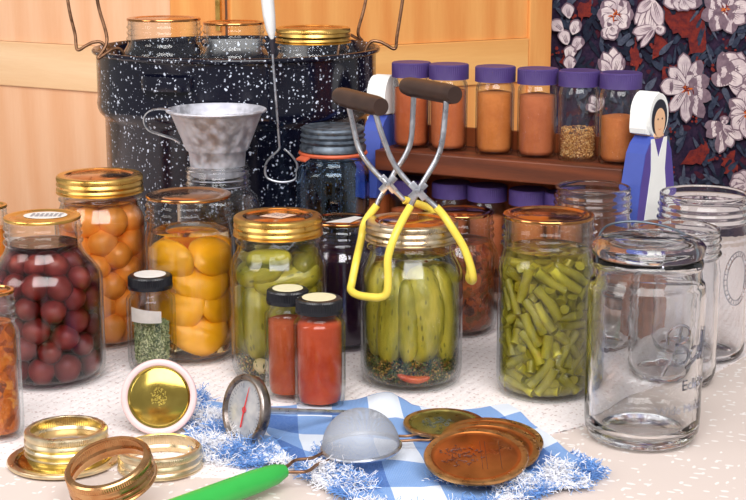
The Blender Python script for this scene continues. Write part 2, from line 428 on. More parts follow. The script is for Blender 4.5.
# cupboard doors (hinged pair standing half open behind the pot)
def door(p0, p1, left, mats, label):
    """p0,p1 = plan ends (left to right); stile widths, rail levels"""
    p0, p1 = Vector(p0), Vector(p1); L = (p1-p0).length; ang = math.atan2(p1.y-p0.y, p1.x-p0.x)
    mp, mr, ms = mats
    t = thing('cupboard_door', (p0.x, p0.y, -.75), label, 'door', rot=(0, 0, ang))
    z0, z1 = .0, 1.75
    RZ0, RZ1 = (.925, .990)
    if left: sl, sr = .06, .085
    else: sl, sr = .06, .042
    T = .012
    obj('stile', fin(box_bm(0, sl, 0, T, z0, z1, bev=.002), smooth=False), ms, t)
    obj('stile', fin(box_bm(L-sr, L, 0, T, z0, z1, bev=.002), smooth=False), ms, t)
    for a, b in ((0, .09), (RZ0, RZ1), (z1-.09, z1)):
        obj('rail', fin(box_bm(sl+.0004, L-sr-.0004, .0005, T, a, b, bev=.0015), smooth=False), mr, t)
    for a, b in ((.0905, RZ0-.0005), (RZ1+.0005, z1-.0905)):
        obj('panel', fin(box_bm(sl+.0004, L-sr-.0004, .005, .010, a, b), smooth=False), mp, t)
    return t, L
dl, LL = door((-.78, 2.36), (-.2035, 2.02), True, (PINE, PINE_R, PINE_O), 'pale pine panelled cupboard door behind the speckled pot and the plum jar')
obj('latch', fin(box_bm(LL-.004, LL+.003, -.006, .0, 1.02, 1.10, bev=.001), smooth=False), GOLD, dl)
door((-.1895, 2.02), (.272, 2.30), False, (PINE_O, PINE_OR, PINE_O), 'orange pine panelled cupboard door behind the purple capped spice jars')
# ------------------------------------------------------------------ floral curtain
def curtain():
    YC = 2.36
    def cp(px, py, lift=0):
        q = W(px, py, YC); q.y = YC + .010*math.sin(q.x*38+.6)*(.6+.4*math.sin(q.x*13)) - lift; return q
    bm = bmesh.new()
    def quadgrid(x0, x1, z0, z1, nx, nz, y0, mi):
        g = [[None]*(nz+1) for _ in range(nx+1)]
        for i in range(nx+1):
            for j in range(nz+1):
                x = x0+(x1-x0)*i/nx; z = z0+(z1-z0)*j/nz
                g[i][j] = bm.verts.new((x, YC+.010*math.sin(x*38+.6)*(.6+.4*math.sin(x*13))+y0, z))
        for i in range(nx):
            for j in range(nz):
                f = bm.faces.new((g[i][j], g[i+1][j], g[i+1][j+1], g[i][j+1])); f.material_index = mi
    quadgrid(.262, 1.1, -.1, 1.0, 120, 12, .0, 0)
    quadgrid(.262, 1.1, -.1, 1.0, 120, 2, .003, 0)
    rr = random.Random(3)
    def blob(pts, mi, lift, cen=None):
        """an outline in photo measure -> fan on the cloth"""
        cx = sum(p[0] for p in pts)/len(pts); cy = sum(p[1] for p in pts)/len(pts)
        c = bm.verts.new(cp(cx, cy, lift)); vs = [bm.verts.new(cp(x, y, lift)) for x, y in pts]
        for i in range(len(vs)):
            f = bm.faces.new((c, vs[i], vs[(i+1) % len(vs)])); f.material_index = mi
    def leaf(x, y, a, L, w, mi, lift, tip=.5, inner=0):
        """petal or leaf shape from base (x,y) along angle a (deg, up = 90)"""
        ca, sa = math.cos(R_(a)), -math.sin(R_(a)); px, py = -sa, ca; o = []
        n = 9
        for s in (1, -1):
            for k in range(n+1):
                t = k/n if s == 1 else 1-k/n
                if (s == -1 and k == 0) or (s == -1 and k == n): continue
                ww = w*(max(0, math.sin(PI*t**tip))**.6)*(1+.08*math.sin(t*9+x)); o.append((x+ca*L*t+px*ww*s, y+sa*L*t+py*ww*s))
        blob(o, mi, lift)
    lift = .0004
    def nx():
        nonlocal lift
        lift += .000012; return lift
    for _ in range(90):     # soft rust clouds of the print
        x = rr.uniform(556, 770); y = rr.uniform(-20, 200); leaf(x, y, rr.uniform(0, 360), rr.uniform(8, 20), rr.uniform(2, 5), 6, nx(), .7)
    for _ in range(620):    # leaves
        x = rr.uniform(556, 780); y = rr.uniform(-30, 205); a = rr.choice([70, 110, 60, 130, 250, 300, 30])+rr.uniform(-25, 25)
        leaf(x, y, a, rr.uniform(9, 24), rr.uniform(1.3, 3.4), rr.choice([1, 1, 2, 7, 7]), nx(), .6)
    for pts in ([(664, 0), (686, -3), (700, 20), (690, 40), (672, 32), (662, 18)], [(692, 22), (703, 8), (706, 50), (688, 56)], [(660, 66), (676, 64), (672, 92), (662, 84)],
                [(680, 164), (704, 138), (710, 150), (700, 164)], [(655, 30), (668, 45), (650, 60)], [(560, 60), (566, 52), (570, 82)], [(576, 6), (592, -2), (590, 14), (580, 20)],
                [(628, 50), (634, 38), (640, 60), (634, 72)], [(664, 110), (672, 96), (676, 112)], [(720, 158), (732, 150), (736, 170), (724, 172)]):
        fine = []
        for i_ in range(len(pts)):
            (ax_, ay_), (bx_, by_) = pts[i_], pts[(i_+1) % len(pts)]
            for q_i in range(5): fine.append((ax_+(bx_-ax_)*q_i/5+rr.gauss(0, 1.1), ay_+(by_-ay_)*q_i/5+rr.gauss(0, 1.4)))
        blob(fine, 3, nx())
    for _ in range(70):
        leaf(rr.uniform(655, 760), rr.uniform(-5, 175), rr.choice([60, 120, 250, 290])+rr.uniform(-20, 20), rr.uniform(10, 22), rr.uniform(1.3, 2.8), rr.choice([1, 2, 7]), nx(), .6)
    for _ in range(20):
        x = rr.uniform(556, 755); y = rr.uniform(0, 190)
        for _k in range(7):
            bx, by = x+rr.gauss(0, 4), y+rr.gauss(0, 5); r = rr.uniform(1.0, 1.8)
            blob([(bx+r*math.cos(q*PI/4), by+r*math.sin(q*PI/4)) for q in range(8)], 3, nx())
    def petal(x, y, a, L, w, tip=1.25):
        w *= .92
        leaf(x, y, a, L+1.6, w+1.0, 5, nx(), tip)            # shadow outline of the print
        leaf(x, y, a, L, w, 4, nx(), tip)
        for d in (-.32, 0, .32):
            ca, sa = math.cos(R_(a)), -math.sin(R_(a)); leaf(x+ca*L*.12-sa*w*d*.6, y+sa*L*.12+ca*w*d*.6, a-d*10, L*.62, .42, 5, nx(), .5)
    def heart(x, y, r):
        for _k in range(16): leaf(x+rr.gauss(0, r*.3), y+rr.gauss(0, r*.5), rr.uniform(0, 360), r*.9, .7, 3 if _k % 3 else 8, nx(), .6)
    def flower(x, y, spec, hr=5):
        for a, L, w in spec: petal(x, y, a, L, w)
        if hr: heart(x, y, hr)
    flower(724, 9, [(200, 24, 7), (150, 22, 7), (240, 24, 7), (285, 24, 7), (325, 22, 7), (10, 24, 7), (70, 20, 7), (110, 20, 7)], 4)
    flower(685, 87, [(95, 34, 7.5), (60, 30, 7), (130, 26, 6.5), (20, 24, 8), (335, 27, 7), (300, 34, 7), (270, 34, 6.5), (235, 28, 6), (175, 26, 9)], 6)
    flower(727, 84, [(150, 17, 7), (100, 32, 8), (70, 34, 9), (45, 30, 8), (20, 28, 8), (340, 20, 7)], 0)
    flower(722, 72, [(60, 22, 9), (20, 24, 10), (330, 20, 8)], 0)
    flower(723, 124, [(185, 18, 5), (215, 20, 5), (260, 28, 5.5), (285, 22, 5), (320, 20, 5), (90, 8, 4)], 0)
    flower(744, 112, [(100, 24, 7), (140, 20, 7), (190, 16, 6), (230, 20, 7), (270, 24, 7), (40, 20, 6), (0, 20, 6)], 4)
    flower(681, -4, [(200, 20, 8), (250, 14, 7), (290, 14, 7), (340, 20, 8)], 0)
    flower(614, 14, [(a, 17, 8) for a in range(0, 360, 45)], 5)
    flower(608, 26, [(250, 12, 6), (290, 13, 6), (320, 10, 6)], 0)
    flower(651, -2, [(235, 30, 6), (250, 44, 6), (265, 40, 6), (285, 28, 6), (222, 20, 5)], 0)
    flower(653, 26, [(195, 22, 5), (235, 24, 3), (330, 10, 5)], 0)
    flower(612, 76, [(60, 20, 4), (90, 29, 6), (112, 26, 6), (130, 22, 5), (75, 24, 5)], 0)
    for (x, y, a) in ((568, 18, 100), (571, 34, 70), (566, 44, 110), (572, 50, 60), (567, 60, 80), (569, 70, 95), (562, 30, 140)): petal(x, y, a, 15, 6)
    flower(742, 182, [(a, 14, 6) for a in (60, 100, 140, 180, 220)], 0)
    flower(596, 110, [(70, 14, 4), (110, 16, 5), (150, 12, 4)], 0)
    mats = []
    def cl(n, a, b=None, sc=120):
        t = NT(n); co = t.coord(); nz = t.noise(co, sc, 4, .7)
        mats.append(t.done(t.bsdf(t.ramp(nz, [(.35, lin(a)), (.65, lin(b or a))]), .85, spec=.2)))
    cl('print_navy', (34, 26, 52), (62, 44, 68)); cl('print_leaf_slate', (62, 70, 90), (40, 46, 66)); cl('print_leaf_grey', (92, 98, 116), (58, 64, 84))
    cl('print_rust', (140, 50, 40), (92, 36, 42)); cl('print_petal', (234, 220, 220), (196, 178, 186), 60); cl('print_petal_shade', (112, 92, 106), (142, 120, 132))
    cl('print_wine', (84, 34, 48), (58, 30, 50)); cl('print_leaf_dark', (38, 44, 62), (24, 26, 44)); cl('print_orange', (222, 118, 44), (196, 90, 34))
    me = bpy.data.meshes.new('c'); bm.to_mesh(me); bm.free()
    o = obj('floral_curtain', me, mats)
    tag(o, 'dark curtain printed with big white magnolia flowers, slate leaves and rust berries', 'curtain')
curtain()

# ------------------------------------------------------------------ enamel canner pot with its wire rack
PX, PY = (237-373)/FPX*depth(1.75, .27), 1.75
PR = size_at(281, PY, .27)/2*1.008
RIMZ = W(237, 46, PY).z
BEADZ = W(237, 110, PY-PR*.3).z
pot = thing('canning_pot', (PX, PY, 0), 'large black canning pot speckled with white enamel flecks, standing behind the jars', 'pot')
rl = PR*.935
prof = [(0, 0), (rl*.9, 0), (rl*.97, .004), (rl, .012), (rl, BEADZ-.012), (rl+.002, BEADZ-.008), (rl+.006, BEADZ-.004), (PR-.003, BEADZ), (PR-.002, BEADZ+.006), (PR-.003, BEADZ+.012), (PR-.003, RIMZ-.008)] + \
    arc(PR-.001, RIMZ-.003, .003, -120, 120, 8) + [(PR-.0055, RIMZ-.006), (PR-.0055, BEADZ+.01), (rl-.003, BEADZ-.012), (rl-.003, .012), (rl*.9, .004), (0, .004)]
obj('pot_body', lathe(prof, 128, sharp=50), ENAMEL, pot)
def strap(cx_px, y0, y1, half):
    c = W(cx_px, (y0+y1)/2, PY-PR*.9); ang = math.asin(max(-1, min(1, (c.x-PX)/PR))); pts = []
    for k in range(17):
        s = -1+2*k/16; a = ang+s*half; rr = PR-.004+.012*(1-abs(s)**4); pts.append((rr*math.sin(a), -rr*math.cos(a), c.z))
    bm = bmesh.new(); hz = .0075; A = []
    for p in pts:
        v = Vector(p); n = Vector((v.x, v.y, 0)).normalized()*.0015
        A.append([bm.verts.new(v+n*sx+Vector((0, 0, hz*sz))) for sx, sz in ((1, -1), (1.6, 0), (1, 1), (-1, 1), (-1, -1))])
    for a, b in zip(A[:-1], A[1:]):
        for i in range(5): bm.faces.new((a[i], a[(i+1) % 5], b[(i+1) % 5], b[i]))
    bm.faces.new(A[0]); bm.faces.new(A[-1][::-1])
    return fin(bm, sharp=70)
obj('handle', strap(165, 75, 92, .20), ENAMEL, pot)

RACKZ = .135
crk = thing('canning_rack', (PX, PY, RACKZ), 'brown wire canning rack hooked over the pot rim by its tall handles', 'rack')
rk = PR*.87
bm = bmesh.new()
tube_bm([(rk*math.cos(2*PI*i/48), rk*math.sin(2*PI*i/48), 0) for i in range(48)], .002, 8, bm, loop=True)
for q in range(-4, 5):
    x = q*.032; y = math.sqrt(max(0, rk*rk-x*x)); tube_bm([(x, -y, .001), (x, y, .001)], .0018, 6, bm); tube_bm([(-y, x, -.002), (y, x, -.002)], .0018, 6, bm)
obj('rack_floor', fin(bm), DARKWIRE, crk)
def hw(px, py, Y):
    v = W(px, py, Y); return (v.x-PX, v.y-PY, v.z-RACKZ)
zt = RIMZ-RACKZ
for sgn, wires, angs_ in ((-1, [[(62, -40), (69, 8), (75, 34)], [(92, -40), (98, 4), (107, 40)]], (184, 220)),
                   (1, [[(408, -40), (402, 4), (397, 36)], [(372, -40), (365, 4), (358, 32)]], (0, 38))):
    hb = bmesh.new(); ends = []
    for w, a in zip(wires, angs_):
        ca, sa = math.cos(R_(a)), math.sin(R_(a)); Y = PY+PR*sa
        pts = [hw(x, y, Y) for x, y in w]; ends.append(pts[0])
        pts += [((PR+.0190)*ca, (PR+.0190)*sa, zt-.003), ((PR+.0085)*ca, (PR+.0085)*sa, zt+.0015), (PR*ca, PR*sa, zt+.0052), ((PR-.0100)*ca, (PR-.0100)*sa, zt+.004), ((rk+.004)*ca, (rk+.004)*sa, zt-.012), (rk*ca, rk*sa, zt-.05), (rk*ca, rk*sa, 0)]
        tube_bm(crom(pts, 8), .0019, 8, hb)
    a, b = Vector(ends[0]), Vector(ends[1]); tube_bm(crom([a, a+Vector((0, 0, .05)), (a+b)/2+Vector((0, 0, .07)), b+Vector((0, 0, .05)), b], 8), .0019, 8, hb)
    obj('handle', fin(hb, sharp=60), DARKWIRE, crk)

# ------------------------------------------------------------------ jars
T = .0028
def rin(z, R, rn, H, neck, sh):
    zs, zn = H-neck-sh, H-neck
    if z < .016: return (R-T)*(1-.14*((.016-z)/.013)**2) if z > .003 else (R-T)*.86
    if z < zs: return R-T
    if z < zn:
        t = (z-zs)/(zn-zs); return (R-T)+((rn-T)-(R-T))*(t*t*(3-2*t))
    return rn-T
def glass_me(R, rn, H, neck=.027, sh=.022, thread=True, lidless=True, seg=80):
    zs, zn = H-neck-sh, H-neck; o = [(0, .003), (R*.62, .003), (R*.74, .0), (R*.84, .0005), (R*.93, .0035), (R*.985, .009), (R, .016), (R, zs)]
    for k in range(1, 9):
        t = k/8; o.append((R+(rn-R)*(t*t*(3-2*t)), zs+(zn-zs)*t))
    o += [(rn, zn+.001), (rn+.0018, zn+.0022), (rn+.0022, zn+.0034), (rn+.0016, zn+.0046), (rn, zn+.006)]
    if thread:
        for q in ((.010, .0165) if neck > .02 else (.009,)):
            o += [(rn, zn+q-.002), (rn+.0014, zn+q-.0006), (rn+.0014, zn+q+.0006), (rn, zn+q+.002)]
    o += [(rn, H-.004)] + arc(rn-.0016, H-.0016, .0016, 0, 180, 6)
    i = [(rn-T-.0004, H-.004), (rn-T, zn)]
    for k in range(1, 9):
        t = 1-k/8; i.append((rin(zs+(zn-zs)*t, R, rn, H, neck, sh), zs+(zn-zs)*t))
    i += [(R-T, .018), (rin(.012, R, rn, H, neck, sh), .012), (rin(.007, R, rn, H, neck, sh), .007), (R*.8, .0055), (0, .0062)]
    return lathe(o+i, seg, sharp=60)
def lip_disc(r, th=.0018):
    """flat canning lid: raised centre panel, groove, curled rim"""
    return lathe([(0, th*.7), (r*.68, th*.7), (r*.72, th*.25), (r*.80, th*.2), (r*.84, th*.9), (r*.93, th), (r*.985, th*.8), (r, th*.2), (r*.992, -th*.6), (r*.96, -th*.5), (r*.9, 0), (0, 0)], 96, sharp=50)
def band_me(r, h=.017, knurl=True, lipw=.0085):
    """screw band, open centre, r = outer radius, top face at z = 0, reaching down to -h"""
    prof = [(r-lipw, -.0006), (r-lipw, .0002), (r-.005, .0006), (r-.002, .0004), (r-.0008, -.0006), (r-.0004, -.0016), (r-.0004, -.0046), (r-.001, -.0054), (r-.0008, -.0062), (r, -.0076), (r+.0002, -.0088), (r-.0006, -.0102),
            (r-.0009, -.0112), (r+.0002, -.0128), (r+.0003, -.0140), (r-.0005, -h+.0014), (r+.0006, -h+.0006), (r+.0006, -h), (r-.0004, -h-.0002), (r-.0012, -h+.001), (r-.0012, -.0135), (r-.0022, -.0112), (r-.0012, -.009), (r-.0018, -.0058),
            (r-.0018, -.0022), (r-.0032, -.0012), (r-lipw, -.0012)]
    seg = 240
    def rf(k, a, i): return (.0003 if i % 2 else -.00025) if knurl and k in (5, 6, 23, 24) else 0
    return lathe(prof, seg, rf, closed=True, sharp=30)
def jar(name, label, x, Y, R, H, rn=None, neck=.027, sh=.022, glass=None, lid='disc', lidm=None, bandm=None, sticker=None, group=None, z=0, cat='jar'):
    rn = rn or R*.88
    t = thing(name, (x, Y, z), label, cat, group)
    obj('glass', glass_me(R, rn, H-.002, neck, sh), glass or G_CLEAR, t)
    d = None
    if lid in ('disc', 'band'):
        d = obj('lid', lip_disc(rn+.0008), lidm or LIDTOP, t, (0, 0, H-.0012))
    if lid == 'band': obj('screw_band', band_me(rn+.0036), bandm or GOLD, t, (0, 0, H+.0006))
    return t, d, dict(x=x, Y=Y, R=R, rn=rn, H=H-.002, neck=neck, sh=sh, z=z)
def sticker(d, pts, m, lift=.0019, name='label_sticker', marks=6, seed=0):
    bm = bmesh.new(); A = [bm.verts.new((p[0], p[1], .0)) for p in pts]; B = [bm.verts.new((p[0], p[1], .0002)) for p in pts]
    bm.faces.new(A[::-1]); bm.faces.new(B)
    for i in range(len(pts)): bm.faces.new((A[i], A[(i+1) % len(A)], B[(i+1) % len(A)], B[i]))
    s = obj(name, fin(bm, smooth=False), [m, INK], d, (0, 0, lift))
    return s
def fill(name, J, level, m, label, cat, dr=.0006, z0=.0066, dome=0, kind='stuff'):
    pr = [(0, z0)]; n = 26
    for k in range(n+1):
        z = z0+(level-z0)*k/n; pr.append((rin(max(z, .0075), J['R'], J['rn'], J['H'], J['neck'], J['sh'])-dr, z))
    pr[1] = (pr[1][0]*.97, z0)
    pr.append((0, level+dome))
    o = obj(name, lathe(pr, 72, sharp=60), m, None, (J['x'], J['Y'], J['z']))
    return tag(o, label, cat, kind=kind)

def pack_spheres(n, r, J, z0, ztop, seed, jit=.08, iters=260, gap=.0012):
    rg = np.random.default_rng(seed); rad = r*(1+rg.uniform(-jit, jit, n))
    a = rg.uniform(0, 2*PI, n); q = (J['R']-r)*np.sqrt(rg.uniform(0, 1, n)); p = np.stack([q*np.cos(a), q*np.sin(a), rg.uniform(z0, ztop*1.1, n)], 1)
    for it in range(iters):
        p[:, 2] -= .0004*(1-it/iters)
        d = p[:, None]-p[None]; L = np.linalg.norm(d, axis=2)+1e-9; ov = (rad[:, None]+rad[None])-L; np.fill_diagonal(ov, 0); ov[ov < 0] = 0
        p += (d/L[..., None]*ov[..., None]*.42).sum(1)
        rr = np.linalg.norm(p[:, :2], axis=1)
        lim = np.array([rin(max(z, .016), J['R'], J['rn'], J['H'], J['neck'], J['sh']) for z in p[:, 2]])-gap-rad
        s = np.where(rr > lim, lim/np.maximum(rr, 1e-9), 1); p[:, :2] *= s[:, None]
        p[:, 2] = np.clip(p[:, 2], z0+rad, max(ztop, z0)-rad)
    return p, rad*.985
def fruit_me(seed, seg=20, squash=.95, crease=.05, lump=.03):
    b = bmesh.new(); bmesh.ops.create_uvsphere(b, u_segments=seg, v_segments=seg//2+2, radius=1)
    for v in b.verts:
        c = v.co.copy(); a = math.atan2(c.y, c.x)
        f = 1-crease*math.exp(-(a/.35)**2)*(1-abs(c.z)**2)-.10*math.exp(-((1-c.z)/.05))
        f += lump*noise.noise(c*1.6+Vector((seed*7, 0, 0))); v.co = c*f; v.co.z *= squash
    return fin(b, sharp=80)
def scatter(meshes, name, label, cat, group, J, P3, rad, mat, seed, rot=None):
    rg = random.Random(seed)
    for m in meshes: m.materials.append(mat)
    first = None
    for k in range(len(P3)):
        o = bpy.data.objects.new(name, meshes[k % len(meshes)]); COL.objects.link(o)
        o.location = (J['x']+P3[k][0], J['Y']+P3[k][1], J['z']+P3[k][2]); s = rad[k]; o.scale = (s, s, s)
        o.rotation_euler = (rg.uniform(0, 6.28), rg.uniform(0, 6.28), rg.uniform(0, 6.28)) if rot is None else rot[k]
        tag(o, label, cat, group)

JJ = {}
# plums
x, Y, R, H = stand(50, 389, 113, 216)
t, d, J = jar('plum_jar', 'wide glass jar packed with dark purple plums, gold lid with a white sticker', x, Y, R, H, rn=size_at(77, Y, H)/2-.001, sh=.032, neck=.024, lidm=GOLD)
JJ['plum'] = J
sticker(d, [(.018*math.cos(a*PI/12)*1.1+.003, .016*math.sin(a*PI/12)) for a in range(24)], STICK_W)
bmm = bmesh.new(); rr = random.Random(4)
for row in range(3):
    for k in range(7): box_bm(-.013+k*.0042, -.0105+k*.0042+rr.uniform(0, .001), .004-row*.005, .006-row*.005, 0, .00025, bmm)
obj('lettering', fin(bmm, smooth=False), INK, d, (.003, 0, .0021))
lv = J['H']-J['neck']-.002
p, rad = pack_spheres(92, .0122, J, .006, lv-.002, 11)
ms = [fruit_me(i, crease=.08) for i in range(4)]
scatter(ms, 'plum', 'dark red plum packed in purple syrup in the wide plum jar', 'plum', 'plums in the wide plum jar', J, p, rad, PLUM, 5)
fill('plum_syrup', J, lv+.004, m_liquid('plum_syrup', (.62, .28, .52), 115, 1.24), 'dark purple syrup around the plums in the wide jar', 'syrup')
# apricots
x, Y, R, H = stand(106, 347, 91, 175)
t, d, J = jar('apricot_jar', 'tall jar of small whole orange apricots, shiny gold screw band, behind the plum jar', x, Y, R, H, rn=size_at(86, Y, H)/2-.0036, sh=.018, neck=.024, lid='band')
lv = J['H']-J['neck']-.001
p, rad = pack_spheres(52, .0152, J, .006, lv, 12)
scatter([fruit_me(i+9, crease=.1) for i in range(4)], 'apricot', 'small whole orange apricot in the jar behind the plum jar', 'apricot', 'apricots in the gold banded jar', J, p, rad, APRI, 6)
fill('apricot_syrup', J, lv+.002, m_liquid('apricot_syrup', (.98, .72, .4), 26), 'amber syrup around the small whole apricots', 'syrup')
# peaches
x, Y, R, H = stand(193, 363, 90, 194)
t, d, J = jar('peach_jar', 'glass jar of bright orange peach halves in syrup with a plain flat gold lid', x, Y, R, H, rn=size_at(86, Y, H)/2-.001, sh=.022, neck=.024, lidm=LIDTOP)
def half_me(seed):
    b = bmesh.new(); bmesh.ops.create_uvsphere(b, u_segments=32, v_segments=18, radius=1)
    for v in b.verts:
        c = v.co.copy(); rxy = math.hypot(c.x, c.y)
        if c.z < 0:
            c.z = -.10-.05*(1-rxy)+ .30*max(0, 1-(rxy/.48)**2) if rxy < .93 else c.z*.35
        c.z *= .60; c *= 1+.035*noise.noise(c*1.4+Vector((seed*5, 1, 0)))
        c.z -= .04*math.exp(-(c.x/.12)**2) if c.z > .1 else 0
        v.co = c
    return fin(b, sharp=60)
lv = .124
halves = []
Ri = J['R']-T
for z, angs, s in ((.0310, (-70, 50, 170), .0262), (.056, (-118, -10, 100), .0264), (.080, (-62, 60, 175), .0260), (.0995, (-128, -22, 90), .0232)):
    for a in angs:
        if s < .01: continue
        halves.append((a, z, s))
ms = [half_me(i) for i in range(3)]
for m in ms: m.materials.append(PEACH)
for k, (a, z, s) in enumerate(halves):
    o = bpy.data.objects.new('peach_half', ms[k % 3]); COL.objects.link(o)
    dirn = Vector((math.cos(R_(a)), math.sin(R_(a)), (.5, -.15, .75, .25)[k % 4])).normalized(); q = Vector((dirn.x, dirn.y, 0))*(Ri-.0040-s*.66)
    o.location = (J['x']+q.x, J['Y']+q.y, z); o.rotation_euler = frame_rot(dirn, Vector((0, 0, 1)) if k % 3 else Vector((.3, .5, 1))); o.scale = (s*.90, s*1.10, s)
    tag(o, 'orange peach half in syrup in the flat lidded peach jar', 'peach half', 'peach halves in the peach jar')
fill('peach_syrup', J, lv+.002, m_liquid('peach_syrup', (1, .78, .2), 14, 1.28), 'orange syrup around the peach halves', 'syrup')

# pickles
def pickle_me(L, r, bend=.1, seed=0, taper=.55, bumps=.05):
    b = bmesh.new(); n, seg = 22, 18; rings = []
    for i in range(n+1):
        t = i/n; s = math.sin(PI*t)
        rad = r*(max(0, 1-abs(2*t-1)**(2.6 if taper > .5 else 1.9))**.5); z = (t-.5)*L; x = bend*L*s
        rings.append([b.verts.new(Vector((x+rad*math.cos(2*PI*k/seg)*(1+bumps*noise.noise(Vector((math.cos(2*PI*k/seg)*2, math.sin(2*PI*k/seg)*2, t*9+seed*3)))*1.6),
                                          rad*math.sin(2*PI*k/seg)*(1+bumps*noise.noise(Vector((math.cos(2*PI*k/seg)*2+5, math.sin(2*PI*k/seg)*2, t*9+seed*3)))*1.6), z))) for k in range(seg)])
    for A, B in zip(rings[:-1], rings[1:]):
        for k in range(seg): b.faces.new((A[k], A[(k+1) % seg], B[(k+1) % seg], B[k]))
    bmesh.ops.remove_doubles(b, verts=b.verts, dist=1e-5)
    return fin(b, sharp=80)
def put_pickle(J, lab, grp, mat, L, r, ang, rad, z, lean=(0, 0), tilt=None, bend=.04, seed=0, taper=.6, name='pickle', cat='pickle', flat=1):
    me = pickle_me(L, r, bend, seed, taper); me.materials.append(mat); o = bpy.data.objects.new(name, me); COL.objects.link(o)
    a = R_(ang); o.location = (J['x']+rad*math.cos(a), J['Y']+rad*math.sin(a), J['z']+z)
    o.rotation_euler = Euler((lean[0], lean[1], 0), 'XYZ') if tilt is None else tilt
    if flat != 1: o.scale = (1, flat, 1)
    tag(o, lab, cat, grp)
def grains(name, J, z0, z1, n, size, cols, label, cat, seed=1, shell=.0, rmax=None, big=None):
    """seeds, crumbled herbs: one heap of small flecks nobody could count"""
    rg = random.Random(seed); bm = bmesh.new()
    for k in range(n):
        z = z0+(z1-z0)*rg.random()**1.2; ri = (rmax or rin(max(z, .008), J['R'], J['rn'], J['H'], J['neck'], J['sh'])-.0018)-size*(1.9 if big else 1.1)
        if z < .012 and not rmax: ri -= .001
        r = ri*math.sqrt(rg.uniform(shell*shell, 1)); a = rg.uniform(0, 2*PI)
        c = Vector((r*math.cos(a), r*math.sin(a), z)); s = size*rg.uniform(.6, 1.1)
        M = Euler((rg.uniform(0, 6), rg.uniform(0, 6), rg.uniform(0, 6))).to_matrix(); mi = rg.randrange(len(cols))
        el = (2.0, .8, .5) if (big and mi in big) else (1, 1, .8)
        vs = [bm.verts.new(c+M @ Vector(v)*s) for v in ((el[0], 0, 0), (-el[0], 0, 0), (0, el[1], 0), (0, -el[1], 0), (0, 0, el[2]), (0, 0, -el[2]))]
        for q in ((0, 2, 4), (2, 1, 4), (1, 3, 4), (3, 0, 4), (2, 0, 5), (1, 2, 5), (3, 1, 5), (0, 3, 5)):
            f = bm.faces.new([vs[i] for i in q]); f.material_index = mi
    me = bpy.data.meshes.new('g'); bm.to_mesh(me); bm.free()
    o = obj(name, me, cols, None, (J['x'], J['Y'], J['z'])); return tag(o, label, cat, kind='stuff')
C_HERB = [m_simple('dill_%d' % i, c, .6) for i, c in enumerate([(92, 108, 50), (124, 132, 66), (66, 80, 42)])]
C_SEED = [m_simple('seed_%d' % i, c, .45) for i, c in enumerate([(186, 140, 64), (150, 100, 40), (214, 178, 100), (92, 56, 30)])]

x, Y, R, H = stand(280, 384, 96, 216)
t, d, J = jar('pickle_jar', 'jar of stubby whole green pickles, gold screw band, square paper sticker on its lid', x, Y, R, H, rn=size_at(89, Y, H)/2-.0036, sh=.020, neck=.024, lid='band')
sticker(d, [(-.016, -.004), (.004, -.015), (.017, .001), (-.003, .012)], STICK_P)
bmm = bmesh.new()
for row in range(3):
    for k in range(4): box_bm(-.009+k*.0046, -.006+k*.0046, .004-row*.004, .0052-row*.004, 0, .00025, bmm)
lo = obj('lettering', fin(bmm, smooth=False), INK, d, (0, 0, .0021), (0, 0, -.5))
lab, grp = 'stubby whole green pickle in the gold banded pickle jar', 'whole pickles in the gold banded jar'
Ri = J['R']-T
for k, (a, z, L, r, ln, lt) in enumerate([(-140, .052, .074, .0155, .05, -.06), (-82, .050, .070, .0150, .0, .10), (-30, .054, .072, .0150, .0, .1), (30, .052, .07, .016, 0, 0), (90, .052, .07, .016, 0, 0), (150, .05, .07, .016, 0, 0),
                                    ]):
    put_pickle(J, lab, grp, PICK, L, r, a, Ri-r-.0050, z+.004, (ln, lt), seed=k)
put_pickle(J, lab, grp, PICK, .060, .0150, -62, Ri-.0235, .098, tilt=(0, R_(80), R_(12)), seed=21)
put_pickle(J, lab, grp, PICK, .05, .0125, -128, Ri-.0185, .104, tilt=(0, R_(70), R_(-40)), seed=22)
put_pickle(J, lab, grp, PICK, .060, .0155, 70, Ri-.0245, .104, tilt=(0, R_(90), R_(-10)), seed=23)
put_pickle(J, lab, grp, PICK, .05, .014, 0, .002, .05, seed=24)
put_pickle(J, lab, grp, PICK, .044, .0115, -105, Ri-.0155, .117, tilt=(0, R_(84), R_(-20)), seed=25)
put_pickle(J, lab, grp, PICK, .040, .012, -20, Ri-.0165, .112, tilt=(0, R_(60), R_(70)), seed=26)
grains('pickling_spices', J, .0105, .022, 900, .0013, C_HERB+C_SEED, 'seeds and herbs settled at the bottom of the whole pickle jar', 'spices', 3, shell=.55, big=(0, 1, 2))
gm = fruit_me(3, squash=.8); gm.materials.append(m_simple('garlic', (236, 214, 170), .4))
for k, (a, zz) in enumerate(((-118, .019), (-95, .0165))):
    o = bpy.data.objects.new('garlic_clove', gm); COL.objects.link(o); q = Ri-.0125; o.location = (J['x']+q*math.cos(R_(a)), J['Y']+q*math.sin(R_(a)), zz-.001); o.scale = (.0075, .0065, .0085)
    o.rotation_euler = (.4+k, .3, k); tag(o, 'pale garlic clove at the bottom of the whole pickle jar', 'garlic clove', 'garlic cloves among the whole pickles')
fill('pickle_brine', J, J['H']-J['neck']-.003, m_liquid('pickle_brine', (.9, .9, .45), 20), 'cloudy green brine around the whole pickles', 'brine')

